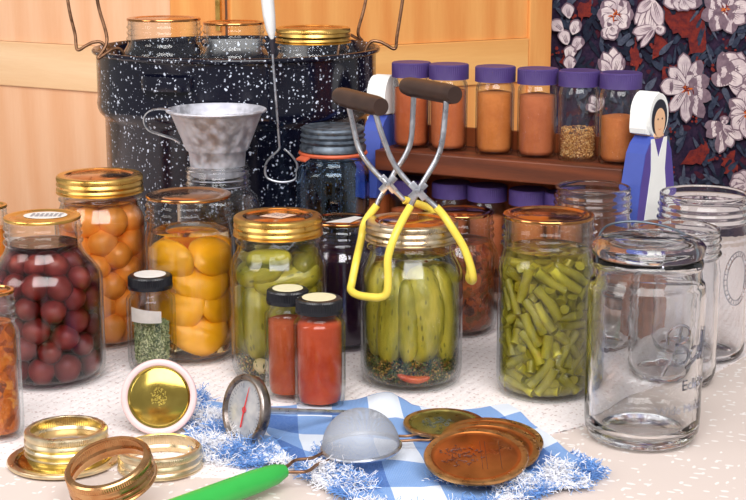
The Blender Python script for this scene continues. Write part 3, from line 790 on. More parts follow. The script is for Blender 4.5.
x, Y, R, H = stand(411, 391, 102, 221)
CJ = (x, Y, R, H)
t, d, J = jar('pickle_spear_jar', 'jar of long upright pickles with herbs below, gripped by the yellow jar lifter', x, Y, R, H, rn=size_at(93, Y, H)/2-.0036, sh=.022, neck=.024, lid='band', lidm=LIDTOP, bandm=BRASSY)
JJ['spear'] = J; Ri = J['R']-T; lab, grp = 'long green pickle standing in the jar under the yellow lifter', 'long pickles in the spear jar'
for k, (a, z, L, r, lt, lnn) in enumerate([(-172, .072, .092, .0125, .02, 0), (-134, .070, .096, .0150, .08, 0), (-100, .068, .086, .0105, -.02, 0), (-68, .072, .098, .0185, -.04, .03), (-24, .070, .100, .0135, -.10, 0), (15, .07, .09, .015, 0, 0), (55, .07, .09, .015, 0, 0), (95, .07, .09, .015, 0, 0), (135, .07, .09, .015, 0, 0)]):
    put_pickle(J, lab, grp, PICK2, L*.93, r, a, Ri-r-.0066, z-.004, (lnn, lt), seed=k+40, taper=.4, bend=.03)
grains('dill_and_seeds', J, .0105, .028, 3200, .0014, C_HERB+C_HERB+C_SEED, 'dill and mustard seeds settled under the long pickles', 'spices', 5, shell=.4, big=(0, 1, 2, 3, 4, 5))
put_pickle(J, 'small red chilli pepper lying in the dill under the long pickles', None, CHILI, .030, .0034, -88, Ri-.0052, .0165, tilt=(0, R_(96), R_(4)), seed=77, name='chilli_pepper', cat='pepper', bend=.1)
fill('pickle_brine', J, J['H']-J['neck']-.002, m_liquid('spear_brine', (.92, .92, .45), 16), 'pale green brine around the long pickles', 'brine')

# green beans
x, Y, R, H = stand(544, 401, 97, 214)
t, d, J = jar('green_bean_jar', 'tall jar packed with cut green beans, plain flat orange lid, no screw band', x, Y, R, H, rn=size_at(92, Y, H)/2-.001, sh=.020, neck=.027, lidm=LIDTOP)
def pack_beans(n, J, z0, z1, seed, br=.0046, iters=170):
    rg = np.random.default_rng(seed); L = rg.uniform(.021, .034, n); m = 5
    a = rg.uniform(0, 2*PI, n); q = (J['R']-.008)*np.sqrt(rg.uniform(.25, 1, n)); c = np.stack([q*np.cos(a), q*np.sin(a), rg.uniform(z0, z1, n)], 1)
    tang = np.stack([-np.sin(a), np.cos(a), np.zeros(n)], 1); up = np.array([0, 0, 1.]); th = rg.uniform(0, PI, n)
    ax = tang*np.cos(th)[:, None]+up*np.sin(th)[:, None]+rg.normal(0, .3, (n, 3)); ax /= np.linalg.norm(ax, axis=1)[:, None]
    s = np.linspace(-.5, .5, m); own = np.repeat(np.arange(n), m)
    for it in range(iters):
        p = c[:, None]+ax[:, None]*(s[None, :, None]*(L-br)[:, None, None]); p = p.reshape(-1, 3); p0 = p.copy()
        p[:, 2] -= .00008
        d = p[:, None]-p[None]; l = np.sqrt((d**2).sum(2))+1e-9; ov = 2*br-l; ov[own[:, None] == own[None]] = 0; ov[ov < 0] = 0
        p = p+(d*(ov/l)[..., None]*.38).sum(1)
        rr = np.linalg.norm(p[:, :2], axis=1); lim = J['R']-T-.0012-br; k = np.where(rr > lim, lim/rr, 1); p[:, :2] *= k[:, None]
        p[:, 2] = np.clip(p[:, 2], z0+br, z1-br)
        p = p.reshape(n, m, 3); c = p.mean(1); v = p[:, -1]-p[:, 0]; v2 = p[:, -2]-p[:, 1]; ax = v+v2; ax /= np.linalg.norm(ax, axis=1)[:, None]
    return c, ax, L
def bean_me(L, r, bend, seed):
    pts = [((bend*math.sin(PI*i/6)), 0, (i/6-.5)*L) for i in range(7)]; b = tube_bm(pts, [r*(1+.07*math.sin(i*2+seed)) for i in range(7)], 10)
    for f in [f for f in b.faces if len(f.verts) > 4]:
        q = bmesh.ops.inset_region(b, faces=[f], thickness=r*.35, depth=-.0005)
    me = fin(b, sharp=50); me.materials.append(BEAN); return me
bms = [bean_me(l, .0046, bd, i) for i, (l, bd) in enumerate([(.022, .0005), (.025, .001), (.028, .0016), (.031, .001), (.0335, .002)])]
c, ax, L = pack_beans(292, J, .007, J['H']-J['neck']-.010, 8)
for k in range(len(c)):
    i = min(4, max(0, int((L[k]-.021)/.0026))); o = bpy.data.objects.new('green_bean', bms[i]); COL.objects.link(o)
    o.location = (J['x']+c[k][0], J['Y']+c[k][1], c[k][2]); o.rotation_euler = frame_rot(Vector(ax[k]), Vector((math.sin(k), math.cos(k), .2)))
    tag(o, 'short cut piece of green bean in the tall green bean jar', 'green bean', 'cut green beans in the tall jar')
fill('bean_liquid', J, J['H']-J['neck']-.001, m_liquid('bean_liquid', (.88, .8, .3), 36), 'yellow green liquid around the cut beans', 'brine')

# relish, jam and the two jars cut by the left edge
x, Y, R, H = stand(0, 440, 50, 290)
t, d, J = jar('relish_jar', 'jar of chunky orange relish standing in front of the plum jar', x, Y, R, H, rn=size_at(42, Y, H)/2, sh=.010, neck=.024, lidm=LIDTOP)
fill('orange_relish', J, J['H']-J['neck'], RELISH_O, 'chunky orange relish filling the jar in front of the plums', 'relish')
Yb = 1.53; zt_ = W(-14, 205, Yb).z
t, d, J = jar('puree_jar', 'jar of smooth orange fruit, mostly cut off, behind the plum jar', -.402, Yb, .0235, zt_, rn=.021, sh=.03, neck=.018, lidm=GOLD)
fill('orange_puree', J, J['H']-J['neck']-.004, ORANGE_PUREE, 'smooth orange fruit filling the jar at the very edge', 'fruit puree')
x, Y, R, H = stand(459, 335, 76, 211)
t, d, J = jar('relish_jar', 'jar of dark brown red relish between the pickle spear jar and the green bean jar', x, Y, R, H, rn=size_at(67, Y, H)/2-.001, sh=.016, neck=.026, lidm=LIDTOP)
fill('brown_relish', J, J['H']-J['neck']-.002, RELISH_R, 'dark brown red relish filling the jar behind the spear jar', 'relish')
x, Y, R, H = stand(343, 349, 74, 219)
t, d, J = jar('jam_jar', 'jar of almost black purple jam behind and between the two pickle jars', x, Y, R, H, rn=size_at(68, Y, H)/2-.001, sh=.012, neck=.024, lidm=LIDTOP, glass=G_DARKF)
sticker(d, [(-.016, -.020), (.008, -.022), (.020, .004), (.012, .010)], STICK_W)
fill('dark_jam', J, J['H']-J['neck']+.006, JAM, 'almost black purple jam filling the jar between the pickle jars', 'jam')
# ------------------------------------------------------------------ black capped bottles
def bottle(cx, ybot, w, ytop, capw, capc, label, lev, mat, cname, clabel, stick, ccat='spice', paper=False, cap_h=.0125):
    x, Y, R, H = stand(cx, ybot, w, ytop); rc = size_at(capw, Y, H)/2; rn = rc-.0022
    t = thing('spice_bottle', (x, Y, 0), label, 'bottle')
    sh, neck = .007, cap_h+.003; Hg = H-.001
    obj('glass', glass_me(R, rn, Hg, neck, sh, thread=False), G_CLEAR, t)
    rf = lambda k, a, i: (.00028 if i % 2 else -.00028) if k in (3, 4) else 0
    cap = obj('cap', lathe([(0, 0), (rc*.80, 0), (rc*.93, -.0006), (rc*.985, -.0022), (rc, -.009), (rc*1.02, -.0102), (rc*1.02, -cap_h), (rc*.96, -cap_h), (rc*.94, -.0014), (0, -.0012)], 160, rf, sharp=30), BLACKCAP, t, (0, 0, H))
    obj('paper_disc', lathe([(0, .0003), (rc*.72, .0003), (rc*.73, 0), (0, 0)], 48), stick, cap)
    if paper:   # little white label
        bm = bmesh.new(); A = []
        for i in range(11):
            a = R_(-90-42+i*74/10); z0, z1 = H-.041, H-.027; A.append([bm.verts.new(((R+.0003)*math.cos(a), (R+.0003)*math.sin(a), z)) for z in (z0-.001*i/10, z1-.0004*i)])
        for q, w2 in zip(A[:-1], A[1:]): bm.faces.new((q[0], w2[0], w2[1], q[1]))
        bmesh.ops.solidify(bm, geom=bm.faces[:], thickness=.0003)
        lb = obj('paper_label', fin(bm), STICK_W, t)
    J = dict(x=x, Y=Y, R=R, rn=rn, H=Hg, neck=neck, sh=sh, z=0)
    return J, H
J, H = bottle(153, 371, 49, 274, 44, 150, 'small black capped bottle of dried green herbs with a white label on its glass', .5, None, None, None, STICK_W, paper=True)
C_DRY = [m_simple('dry_herb_%d' % i, c, .8) for i, c in enumerate([(150, 156, 112), (112, 122, 82), (176, 176, 136), (82, 92, 62)])]
grains('dried_herbs', J, .0085, H*.5, 5200, .0012, C_DRY, 'crumbled dried green herbs half filling the small white labelled bottle', 'herbs', 9, shell=.6, big=(0, 1, 2, 3))
fill('dried_herbs', J, H*.5-.001, m_powder('herb_core', (128, 134, 92), (92, 100, 66)), 'packed dried herbs in the middle of the small white labelled bottle', 'herbs', dr=.0062, z0=.0095)
J, H = bottle(289, 399, 47, 288, 42, 289, 'black capped bottle of brick red spice, the one behind the bigger red bottle', .8, None, None, None, STICK_C)
fill('ground_spice', J, J['H']-J['neck']-.012, POW[6], 'brick red ground spice in the rear one of the two red bottles', 'spice', dome=.003)
J, H = bottle(320, 409, 52, 297, 47, 318, 'black capped bottle of bright red ground spice standing on the blue check napkin', .8, None, None, None, STICK_C)
fill('ground_spice', J, J['H']-J['neck']-.003, POW[7], 'bright red ground spice in the front one of the two red bottles', 'spice', dome=-.002)

# ------------------------------------------------------------------ empty glass jars on the right
def stroke(bm, pts, R, zc, r=.0007, smooth=6, ang0=-PI/2):
    """raised line on a jar wall; pts = (arc length, height)"""
    q = crom([(s, z, 0) for s, z in pts], smooth) if smooth else [Vector((s, z, 0)) for s, z in pts]
    tube_bm([((R+.0001)*math.cos(ang0+v.x/R), (R+.0001)*math.sin(ang0+v.x/R), zc+v.y) for v in q], r, 6, bm)
def text_on(bm, txt, size, R, s0, z0, th=.0007):
    cu = bpy.data.curves.new('t', 'FONT'); cu.body = txt; cu.size = size; cu.extrude = .0003; cu.resolution_u = 3
    o = bpy.data.objects.new('t', cu); COL.objects.link(o); dg = bpy.context.evaluated_depsgraph_get()
    me = bpy.data.meshes.new_from_object(o.evaluated_get(dg)); bpy.data.objects.remove(o)
    b = bmesh.new(); b.from_mesh(me); bpy.data.meshes.remove(me)
    bmesh.ops.subdivide_edges(b, edges=[e for e in b.edges if e.calc_length() > .002], cuts=2)
    for v in b.verts:
        a = -PI/2+(s0+v.co.x)/R; rr = R+.0001+v.co.z+.0003; v.co = Vector((rr*math.cos(a), rr*math.sin(a), z0+v.co.y))
    m2 = bpy.data.meshes.new('u'); b.to_mesh(m2); b.free(); bm.from_mesh(m2); bpy.data.meshes.remove(m2)
BALLG = m_solid('embossed_glass', (.90, .91, .95), .02)

x, Y, R, H = stand(641, 450, 115, 238)
t = thing('bail_jar', (x, Y, 0), 'large empty clear jar with a glass lid held by a wire bail, nearest the camera', 'jar')
Hb = H-.0138; rn = R*.93
o = [(0, .004), (R*.60, .004), (R*.70, .001), (R*.80, 0), (R*.92, .003), (R*.985, .009), (R, .017), (R, Hb-.030), (R*.995, Hb-.026), (R*.97, Hb-.021), (rn-.001, Hb-.018), (rn-.001, Hb-.012), (rn, Hb-.009), (rn+.001, Hb-.006), (rn, Hb-.003), (rn-.001, Hb-.001), (rn-.003, Hb)]
i_ = [(rn-.005, Hb-.001), (rn-.006, Hb-.012), (rn-.005, Hb-.018), (R-.0042, Hb-.026), (R-.0038, Hb-.03), (R-.0038, .022), (R-.006, .013), (R-.012, .0095), (R*.7, .009), (R*.66, .0078), (R*.5, .0086), (R*.46, .0076), (0, .0082)]
G_FRONT = m_solid('thick_clear_glass', (.99, .992, .995), .12)
g = obj('glass', lathe(o+i_, 96, sharp=60), G_FRONT, t)
bm = bmesh.new()
# script word with its flourish, then two lines of capitals
def px2(sx, sy):  # where the measured ray meets the jar wall -> arc length, height
    d = _dir(sx, sy); o_ = Vector((0-x, 0-Y)); dd = Vector((d.x, d.y)); A = dd.dot(dd); B = o_.dot(dd); C_ = o_.dot(o_)-R*R
    D = B*B-A*C_
    k = (-B-math.sqrt(D))/A if D > 0 else -B/A
    h = o_+dd*k; return (R*(math.atan2(h.y, h.x)+PI/2), CAM_H+d.z*k)
for s in ([(668, 345), (667, 336), (672, 329), (681, 325), (689, 329), (688, 338), (679, 344), (676, 345), (683, 346), (688, 352), (686, 361), (679, 364), (676, 360)],
          [(682, 327), (677, 345), (670, 362), (662, 376)],
          [(695, 346), (691, 350), (690, 357), (693, 359), (697, 352), (698, 345), (697, 356), (699, 357), (701, 345), (702, 330), (701, 338), (700, 355), (702, 356), (703, 340), (704, 326)],
          [(685, 368), (692, 362), (699, 352), (704, 340)]):
    stroke(bm, [px2(a, b) for a, b in s], R, 0, .0011, 5)
s0, z0 = px2(681, 391); text_on(bm, 'Eclipse', .0125, R, s0, z0)
s0, z0 = px2(655, 416); text_on(bm, 'Wide Mouth', .0098, R, s0, z0)
obj('lettering', fin(bm, sharp=40), BALLG, g)
rl_ = rn+.0015
obj('lid', lathe([(0, .0118), (rl_*.35, .0120), (rl_*.38, .0126), (rl_*.55, .0126), (rl_*.58, .0132), (rl_*.80, .0134), (rl_*.92, .0122), (rl_*.985, .0095), (rl_, .0065), (rl_*.99, .0012), (rl_*.97, .0004), (rl_*.93, .0004), (rl_*.93, .006), (rl_*.88, .0095), (rl_*.6, .0100), (0, .0098)], 96, sharp=60),
    G_FRONT, t, (0, 0, Hb+.0004))
bw = []
# the bail runs over the lid from the back left to the right shoulder
for px_, py_, f in ((597, 262, -.012), (598, 240, .012), (604, 228, .026), (616, 223, .033), (635, 221.5, .034), (660, 225, .030), (680, 232, .018), (692, 241, .004), (698, 252, -.004), (701, 268, -.010), (702, 300, -.006)):
    q = W(px_, py_, Y+f); bw.append((q.x-x, q.y-Y, q.z))
obj('wire_bail', tube(bw, .0010, 8, smooth_n=8), ZINC, t)

def ejar(label, cx, ybot, w, ytop, rimw, Yf=None, **k):
    if Yf is None: x, Y, R, H = stand(cx, ybot, w, ytop)
    else:
        Y = Yf; x = (cx-373)/FPX*depth(Y, .1); R = size_at(w, Y, .1)/2; H = W(cx, ytop, Y).z
    return jar('empty_jar', label, x, Y, R, H+.002, rn=size_at(rimw, Y, H)/2, lid=None, glass=G_EMPTY, **k)
t, d, J = ejar('medium empty clear jar with a threaded rim, directly behind the wire bail jar', 669, 388, 91, 227, 88, sh=.018, neck=.026)
t, d, J = ejar('biggest empty clear jar, wide open mouth, oval emblem, at the right edge of the table', 697, 362, 93, 192, 89, sh=.014, neck=.028)
bm = bmesh.new(); Rj = J['R']
for rx, ry in ((.016, .026), (.0125, .0215)):
    stroke(bm, [(.028+rx*math.cos(a*PI/16), .085+ry*math.sin(a*PI/16)) for a in range(33)], Rj, 0, .0006, 0)
for a in range(28):
    c, s = math.cos(a*PI/14), math.sin(a*PI/14); stroke(bm, [(.028+.0133*c, .085+.0225*s), (.028+.0152*c, .085+.025*s)], Rj, 0, .0005, 0)
obj('emblem', fin(bm), BALLG, bpy.data.objects[t.name].children[0])
t, d, J = ejar('small empty clear jar with open rim behind the green bean jar', 591, None, 80, 186, 75, Yf=1.428, sh=.018, neck=.026)

# ------------------------------------------------------------------ blue jar with zinc lid
Yz = 1.555; zx = (333-373)/FPX*depth(Yz, .18); zR = size_at(73, Yz, .15)/2; zH = W(333, 127, Yz).z
rc = size_at(64, Yz, zH)/2
bj = thing('blue_jar', (zx, Yz, 0), 'old blue glass jar with a grey zinc lid and an orange rubber ring', 'jar')
Hg = zH-.004
obj('glass', glass_me(zR, rc-.0025, Hg, .030, .014), G_BLUE, bj)
gh = .024
obj('zinc_lid', lathe([(0, .0008), (rc*.6, .0008), (rc*.63, -.0006), (rc*.72, -.0004), (rc*.8, .0012), (rc*.93, .0012), (rc*.99, -.0006), (rc, -.003), (rc-.0016, -.0055), (rc+.0008, -.008), (rc-.0012, -.011), (rc+.0012, -.0135), (rc-.0008, -.0165), (rc+.0016, -.0195), (rc+.001, -gh), (rc-.001, -gh), (rc-.0016, -.002), (0, -.0015)], 96, sharp=50), ZINC, bj, (0, 0, zH))
rb = obj('rubber_ring', lathe([(rc-.0015, -gh-.0008), (rc+.0022, -gh-.001), (rc+.0030, -gh-.0026), (rc+.002, -gh-.0044), (rc-.0015, -gh-.0044)], 72, closed=True), RUBBER, bj, (0, 0, zH))
a0 = math.atan2(-.6, -.8); cc, ss = math.cos(a0), math.sin(a0)
bm = box_bm(-.002, .006, -.008, .008, -.0012, .0012, bev=.001); obj('pull_tab', fin(bm), RUBBER, rb, ((rc+.003)*cc, (rc+.003)*ss, -gh-.005), (0, .45, a0))

# ------------------------------------------------------------------ funnel on its jar
Yq = 1.525; fx = (215-373)/FPX*depth(Yq, .2)
zfr = W(215, 110, Yq).z; zfb = W(215, 153, Yq-.02).z; zfc = W(215, 168, Yq-.02).z
RF = size_at(98, Yq, zfr)/2; RC = size_at(57, Yq, zfb)/2
fj_R = size_at(83, Yq, .14)/2; fj_H = W(215, 170, Yq).z+.006
jar('empty_jar', 'clear jar behind the peach jar, under the grey metal funnel', (218-373)/FPX*depth(Yq, .15), Yq, fj_R, fj_H+.002, rn=RC+.0028, lid=None, glass=G_EMPTY, sh=.016, neck=.022)
fx = (218-373)/FPX*depth(Yq, .15)
fu = thing('canning_funnel', (fx, Yq, zfc-.012), 'grey aluminium canning funnel with a loop handle sitting in the mouth of a jar', 'funnel')
dz = zfc-.012
rtop = zfr-dz; rb_ = zfb-dz
po = [(RC-.004, 0), (RC-.001, .012)]
po = [(RC-.0022, 0), (RC-.0002, .0115), (RC, rb_-.001), (RC+.0022, rb_+.0006), (RC+.003, rb_+.002), (RF-.004, rtop-.004), (RF-.001, rtop-.002)] + arc(RF, rtop, .0014, -150, 90, 6) + [(RF-.0025, rtop-.001), (RC+.0016, rb_+.003), (RC-.0015, rb_), (RC-.0035, 0)]
po = [(r, z) for r, z in po]
# the jar mouth is as wide as the collar, so the collar rests just inside it
sc_in = (RC+.0028-T-.0012)/(RC)
po = [(r*sc_in if z < .013 else r, z) for r, z in po]
obj('funnel_body', lathe(po, 96, closed=True, sharp=50), ALU, fu)
hp = []
for px_, py_ in ((171, 110), (158, 109), (148, 112), (144, 120), (149, 130), (162, 135), (174, 139), (180, 143)):
    q = W(px_, py_, Yq-.004); hp.append((q.x-fx, q.y-Yq, q.z-dz))
hp = crom(hp, 6); bm = bmesh.new(); A = []
for k, p_ in enumerate(hp):
    tg = (hp[min(k+1, len(hp)-1)]-hp[max(k-1, 0)]).normalized(); n_ = Vector((0, 1, 0)).cross(tg).normalized()*.0006
    A.append([bm.verts.new(p_+n_*s_+Vector((0, .0045*w_, 0))) for s_, w_ in ((1, -1), (1, 1), (-1, 1), (-1, -1))])
for a_, b_ in zip(A[:-1], A[1:]):
    for i in range(4): bm.faces.new((a_[i], a_[(i+1) % 4], b_[(i+1) % 4], b_[i]))
bm.faces.new(A[0]); bm.faces.new(A[-1][::-1]); obj('handle', fin(bm, sharp=50), STEEL, fu)

# ------------------------------------------------------------------ jars standing in the pot
for cx_, top_, w_, dY, lidk, lab_, lm in ((164, 18, 74, -.045, 'disc', 'jar in the speckled pot with a flat orange lid, nearest the left rack handles', LIDTOP),
                                  (233.5, 22, 62, .005, 'disc', 'smallest jar in the speckled pot, between the other two', LIDTOP),
                                  (313, 28, 75, -.02, 'band', 'jar in the speckled pot with a ribbed gold screw band, beside the white handle', LIDTOP)):
    Yj = PY+dY; rn_ = size_at(w_, Yj, .3)/2-(.0036 if lidk == 'band' else .001); zt_ = W(cx_, top_, Yj).z; z_ = RACKZ+.0032
    xx = (cx_-373)/FPX*depth(Yj, .3)
    jar('canning_jar', lab_, xx, Yj, rn_+.006, zt_-z_, rn=rn_, lid=lidk, lidm=lm, bandm=GOLD, sh=.014, neck=.024, z=z_)

# ------------------------------------------------------------------ white handled wire lifter over the pot rim
Yu = PY-PR-.006
def up(px, py, Y=None): q = W(px, py, Y or Yu); return q
c0 = up(272, 44)
lf = thing('wire_lifter', tuple(c0), 'long wire lifter with a white handle hanging down over the speckled pot', 'kitchen tool')
def lp(px, py, dY=0): q = W(px, py, Yu+dY); return (q.x-c0.x, q.y-c0.y, q.z-c0.z)
obj('handle', tube([lp(266, -30), lp(267, -5), lp(269, 15), lp(271, 30), lp(272, 39)], [.0085, .0092, .0088, .0068, .0030], 16, flat=.75), WHITE_PL, lf)
obj('wire', tube([lp(272, 38), lp(273, 60), lp(276, 100), lp(279, 140), lp(279, 149), lp(272, 156), lp(266, 164), lp(266, 176), lp(274, 181), lp(286, 182), lp(295, 179), lp(297, 172), lp(297, 164), lp(291, 155), lp(284, 149)], .0013, 8, smooth_n=6), STEEL, lf)
obj('ferrule', tube([lp(271.6, 37), lp(272.5, 46), lp(273, 54)], [.0030, .0026, .0018], 10), m_simple('dark_ferrule', (44, 40, 50), .4), lf)

# ------------------------------------------------------------------ spice rack with two painted end figures
sl = P(411, 147, .172); sr = P(618, 163, .172)
d2 = Vector((sr.x-sl.x, sr.y-sl.y)); Lr = d2.length; ang = math.atan2(d2.y, d2.x); ux = d2.normalized(); uy = Vector((-ux.y, ux.x))
DEP = .062; ZS = .172; ZT = .022
org = Vector((sl.x, sl.y))-ux*.026-uy*.026      # front left corner inside the panel
SPAN = Lr+.026+.0215
rack = thing('spice_rack', (org.x, org.y, 0), 'dark oak two shelf spice rack whose ends are painted bonneted women', 'spice rack', rot=(0, 0, ang))
obj('shelf', fin(box_bm(0, SPAN-.005, -.010, DEP, ZS-ZT, ZS, bev=.0015), smooth=False), OAK, rack)
ZL = .044
obj('shelf', fin(box_bm(0, SPAN-.005, 0, DEP, ZL-.017, ZL, bev=.0015), smooth=False), OAK, rack)
obj('back_board', fin(box_bm(0, SPAN-.005, DEP, DEP+.006, .01, ZS+.02), smooth=False), OAKV, rack)
for side, xo in ((0, -.0225), (1, SPAN+.0005)):
    pz = .118
    obj('side_panel', fin(box_bm(xo, xo+.022, -.002, DEP+.004, 0, pz, bev=.001), smooth=False), OAKV, rack)
    th = .022
    dl_ = bpy.data.objects.new('figure', fin(prism_bm([(-.006, pz), (.070, pz), (.063, .160), (.056, .190), (.050, .199), (.040, .206), (.022, .206), (.013, .199), (.007, .190), (.000, .160)], xo, xo+th)));
    # prism_bm extrudes along y: swap so the outline lies in the depth direction
    for v in dl_.data.vertices: v.co = Vector((v.co.y, v.co.x, v.co.z))
    dl_.data.flip_normals()
    for p_ in dl_.data.polygons: p_.use_smooth = False
    COL.objects.link(dl_); dl_.data.materials.append(BLUEP); dl_.parent = rack; dl_['label'] = 'painted woman in blue dress and white bonnet'
    def plate(name, poly, x0, x1, m, par=dl_):
        me = fin(prism_bm(poly, x0, x1), smooth=False)
        for v in me.vertices: v.co = Vector((v.co.y, v.co.x, v.co.z))
        me.flip_normals(); return obj(name, me, m, par)
    out = xo+th if side else xo; s = 1 if side else -1
    ctr = .031
    # bonnet: rounded block, open toward the face at the outer side
    bon = [(ctr+.018*math.cos(R_(a)), .226+.0205*math.sin(R_(a))*1.15) for a in range(-10, 200, 15)]+[(ctr-.0185, .214), (ctr-.017, .209), (ctr-.012, .2075), (ctr+.012, .2075), (ctr+.017, .209), (ctr+.0185, .214)]
    plate('bonnet', bon, xo-.001, xo+th-.004 if side else xo+th+.001, WHITEP) if side else plate('bonnet', bon, xo+.004, xo+th+.001, WHITEP)
    fc = [(ctr+.0135*math.cos(R_(a)), .224+.0175*math.sin(R_(a))) for a in range(0, 360, 15)]
    e0, e1 = (out-.0039, out-.0004) if side else (out+.0004, out+.0039)
    plate('bonnet_brim', [(ctr+.0178*math.cos(R_(a)), .226+.0225*math.sin(R_(a))) for a in range(0, 360, 12)], e0, e1-.0002*s, WHITEP)
    plate('hair', [(ctr+.0140*math.cos(R_(a)), .224+.0185*math.sin(R_(a))) for a in range(0, 360, 12)], *sorted((out-.0004*s, out+.0004*s)), BLACKP)
    plate('face', [(ctr+.0098*math.cos(R_(a)), .221+.0150*math.sin(R_(a))*(1.1 if a > 180 else .85)) for a in range(0, 360, 12)], *sorted((out, out+.0007*s)), SKINP)
    for ey in (-.004, .004): plate('eye', [(ctr+ey+.0010*math.cos(R_(a)), .223+.0010*math.sin(R_(a))) for a in range(0, 360, 40)], *sorted((out+.0005*s, out+.0009*s)), BLACKP)
    plate('mouth', [(ctr-.0032, .2135), (ctr, .2122), (ctr+.0032, .2135), (ctr, .2127)], *sorted((out+.0005*s, out+.0009*s)), RUBBER)
    plate('neck', [(ctr-.009, .2035), (ctr+.009, .2035), (ctr+.008, .210), (ctr-.008, .210)], *sorted((out-.020*s, out+.0003*s)), SKINP)
    plate('sleeves', [(-.005, pz+.001), (.069, pz+.001), (.062, .160), (.055, .190), (.049, .198), (.040, .2052), (.022, .2052), (.014, .198), (.008, .190), (.001, .160)], *sorted((out-.0002*s, out+.0003*s)), VIOP)
    plate('apron', [(.008, pz+.001), (.054, pz+.001), (.048, .150), (.044, .172), (.046, .204), (.040, .204), (.031, .184), (.022, .204), (.016, .204), (.018, .172), (.014, .150)], *sorted((out+.0001*s, out+.0007*s)), WHITEP)

# the right end splays out toward the room
for o_ in rack.children:
    if o_.name.split('.')[0] in ('side_panel', 'figure') and max(v.co.x for v in o_.data.vertices) > SPAN:
        for q_o in [o_]+list(o_.children):
            Mx = Matrix.Translation((SPAN-.004, -.026, 0)) @ Matrix.Rotation(R_(-14), 4, 'Z') @ Matrix.Translation((-SPAN, .006, 0))
            q_o.data.transform(Mx)
# spice jars
def spice_jar(R=.0205, H=.093):
    t = bpy.data.objects.new('spice_jar', None); COL.objects.link(t); t.empty_display_size = .02
    obj('glass', lathe([(0, .0012), (R*.8, .0012), (R*.9, 0), (R*.98, .0015), (R, .005), (R, H-.024), (R*.97, H-.020), (R*.90, H-.018), (R*.90, H-.004), (R*.82, H-.004), (R*.82, H-.018), (R*.9, H-.0215), (R-.0016, H-.026), (R-.0016, .006), (R*.86, .0032), (0, .0032)], 48, sharp=60), G_CLEAR, t)
    rc = R*1.035; rf = lambda k, a, i: (.00022 if i % 2 else -.00022) if k in (3, 4) else 0
    obj('cap', lathe([(0, H-.0006), (rc*.8, H-.0006), (rc*.95, H), (rc*1, H-.0012), (rc*1.0, H-.0145), (rc*1.01, H-.016), (rc*.96, H-.016), (rc*.95, H-.0025), (0, H-.0025)], 120, rf, sharp=30), PURPLE, t)
    return t
proto = spice_jar()
used = False
def put_spice(px, py, zshelf, label, lev, pm, flabel, Rs=1.0, seeds=False):
    global used
    f = P(px, py, zshelf); loc = Vector((f.x, f.y, zshelf+.0002))
    if not used: t = proto; used = True
    else:
        t = proto.copy(); COL.objects.link(t)
        for ch in proto.children:
            c_ = ch.copy(); COL.objects.link(c_); c_.parent = t
    t.location = loc; t['label'] = label; t['category'] = 'spice jar'; t['group'] = 'purple capped spice jars'
    R = .0205-.0021; h = lev*.066
    if seeds:
        Jq = dict(x=loc.x, Y=loc.y, R=R, rn=R, H=.09, neck=.01, sh=.01, z=loc.z)
        grains('spice_seeds', Jq, .0048, h, 2600, .0008, [m_simple('spice_seed_%d' % i, c, .6) for i, c in enumerate([(222, 170, 100), (188, 124, 60), (150, 92, 48), (236, 196, 136)])], flabel, 'spice', 4, shell=.55, rmax=R)
    pr = [(0, .0036), (R*.86, .0036), (R-.0012 if seeds else R, .008), (R-.0014 if seeds else R, h-.001), (R*.5, h+.001), (0, h+.0008)]
    if not seeds: tag(obj('ground_spice', lathe(pr, 40, sharp=60), pm, None, tuple(loc)), flabel, 'spice', kind='stuff')
top = [(411, 1.0, 0, 'farthest along the top shelf, next to the left painted figure', 'darkest'), (448, 1.0, 1, 'second on the top shelf, behind the dark grip of the lifter', 'a'), (494, 1.0, 2, 'third on the top shelf, standing a little apart', 'b'),
       (536, 1.0, 3, 'fourth on the top shelf, in front of the door edge', 'c'), (577, .52, 4, 'half full of coarse seeds', 'd'), (618, .74, 5, 'three quarters full, beside the right painted figure', 'e')]
for k, (px, lev, pi, where, _) in enumerate(top):
    py = 147+(px-411)*(163-147)/(618-411)
    put_spice(px, py, ZS, 'purple capped spice jar, ' + where, lev, POW[pi], ('coarse golden seeds in the half full spice jar' if pi == 4 else 'ground spice in the purple capped jar ' + where.split(',')[0]), seeds=(pi == 4))
low = [(408, .9, 0, 'hidden behind the lifter wires'), (452, .75, 1, 'between the two lifter arms'), (488, .9, 3, 'behind the brown relish jar'), (530, .9, 2, 'above the green bean jar'), (566, .9, 5, 'beside the small empty jar')]
for k, (px, lev, pi, where) in enumerate(low):
    f = P(px, 147+(px-411)*(163-147)/(618-411), ZS); yy = 250-0
    loc = Vector((f.x, f.y, ZL)); 
    # same line of the rack, one shelf down
    put = loc
    R0 = put_spice
    v = put-Vector((0, 0, CAM_H)); c_, s_ = math.cos(PITCH), math.sin(PITCH)
    dd = v.y*c_-v.z*s_; pxx = 373+FPX*v.x/dd; pyy = 250-FPX*(v.y*s_+v.z*c_)/dd
    put_spice(pxx, pyy, ZL, 'purple capped spice jar on the lower shelf, ' + where, lev, POW[pi], 'ground spice in the lower shelf jar ' + where)
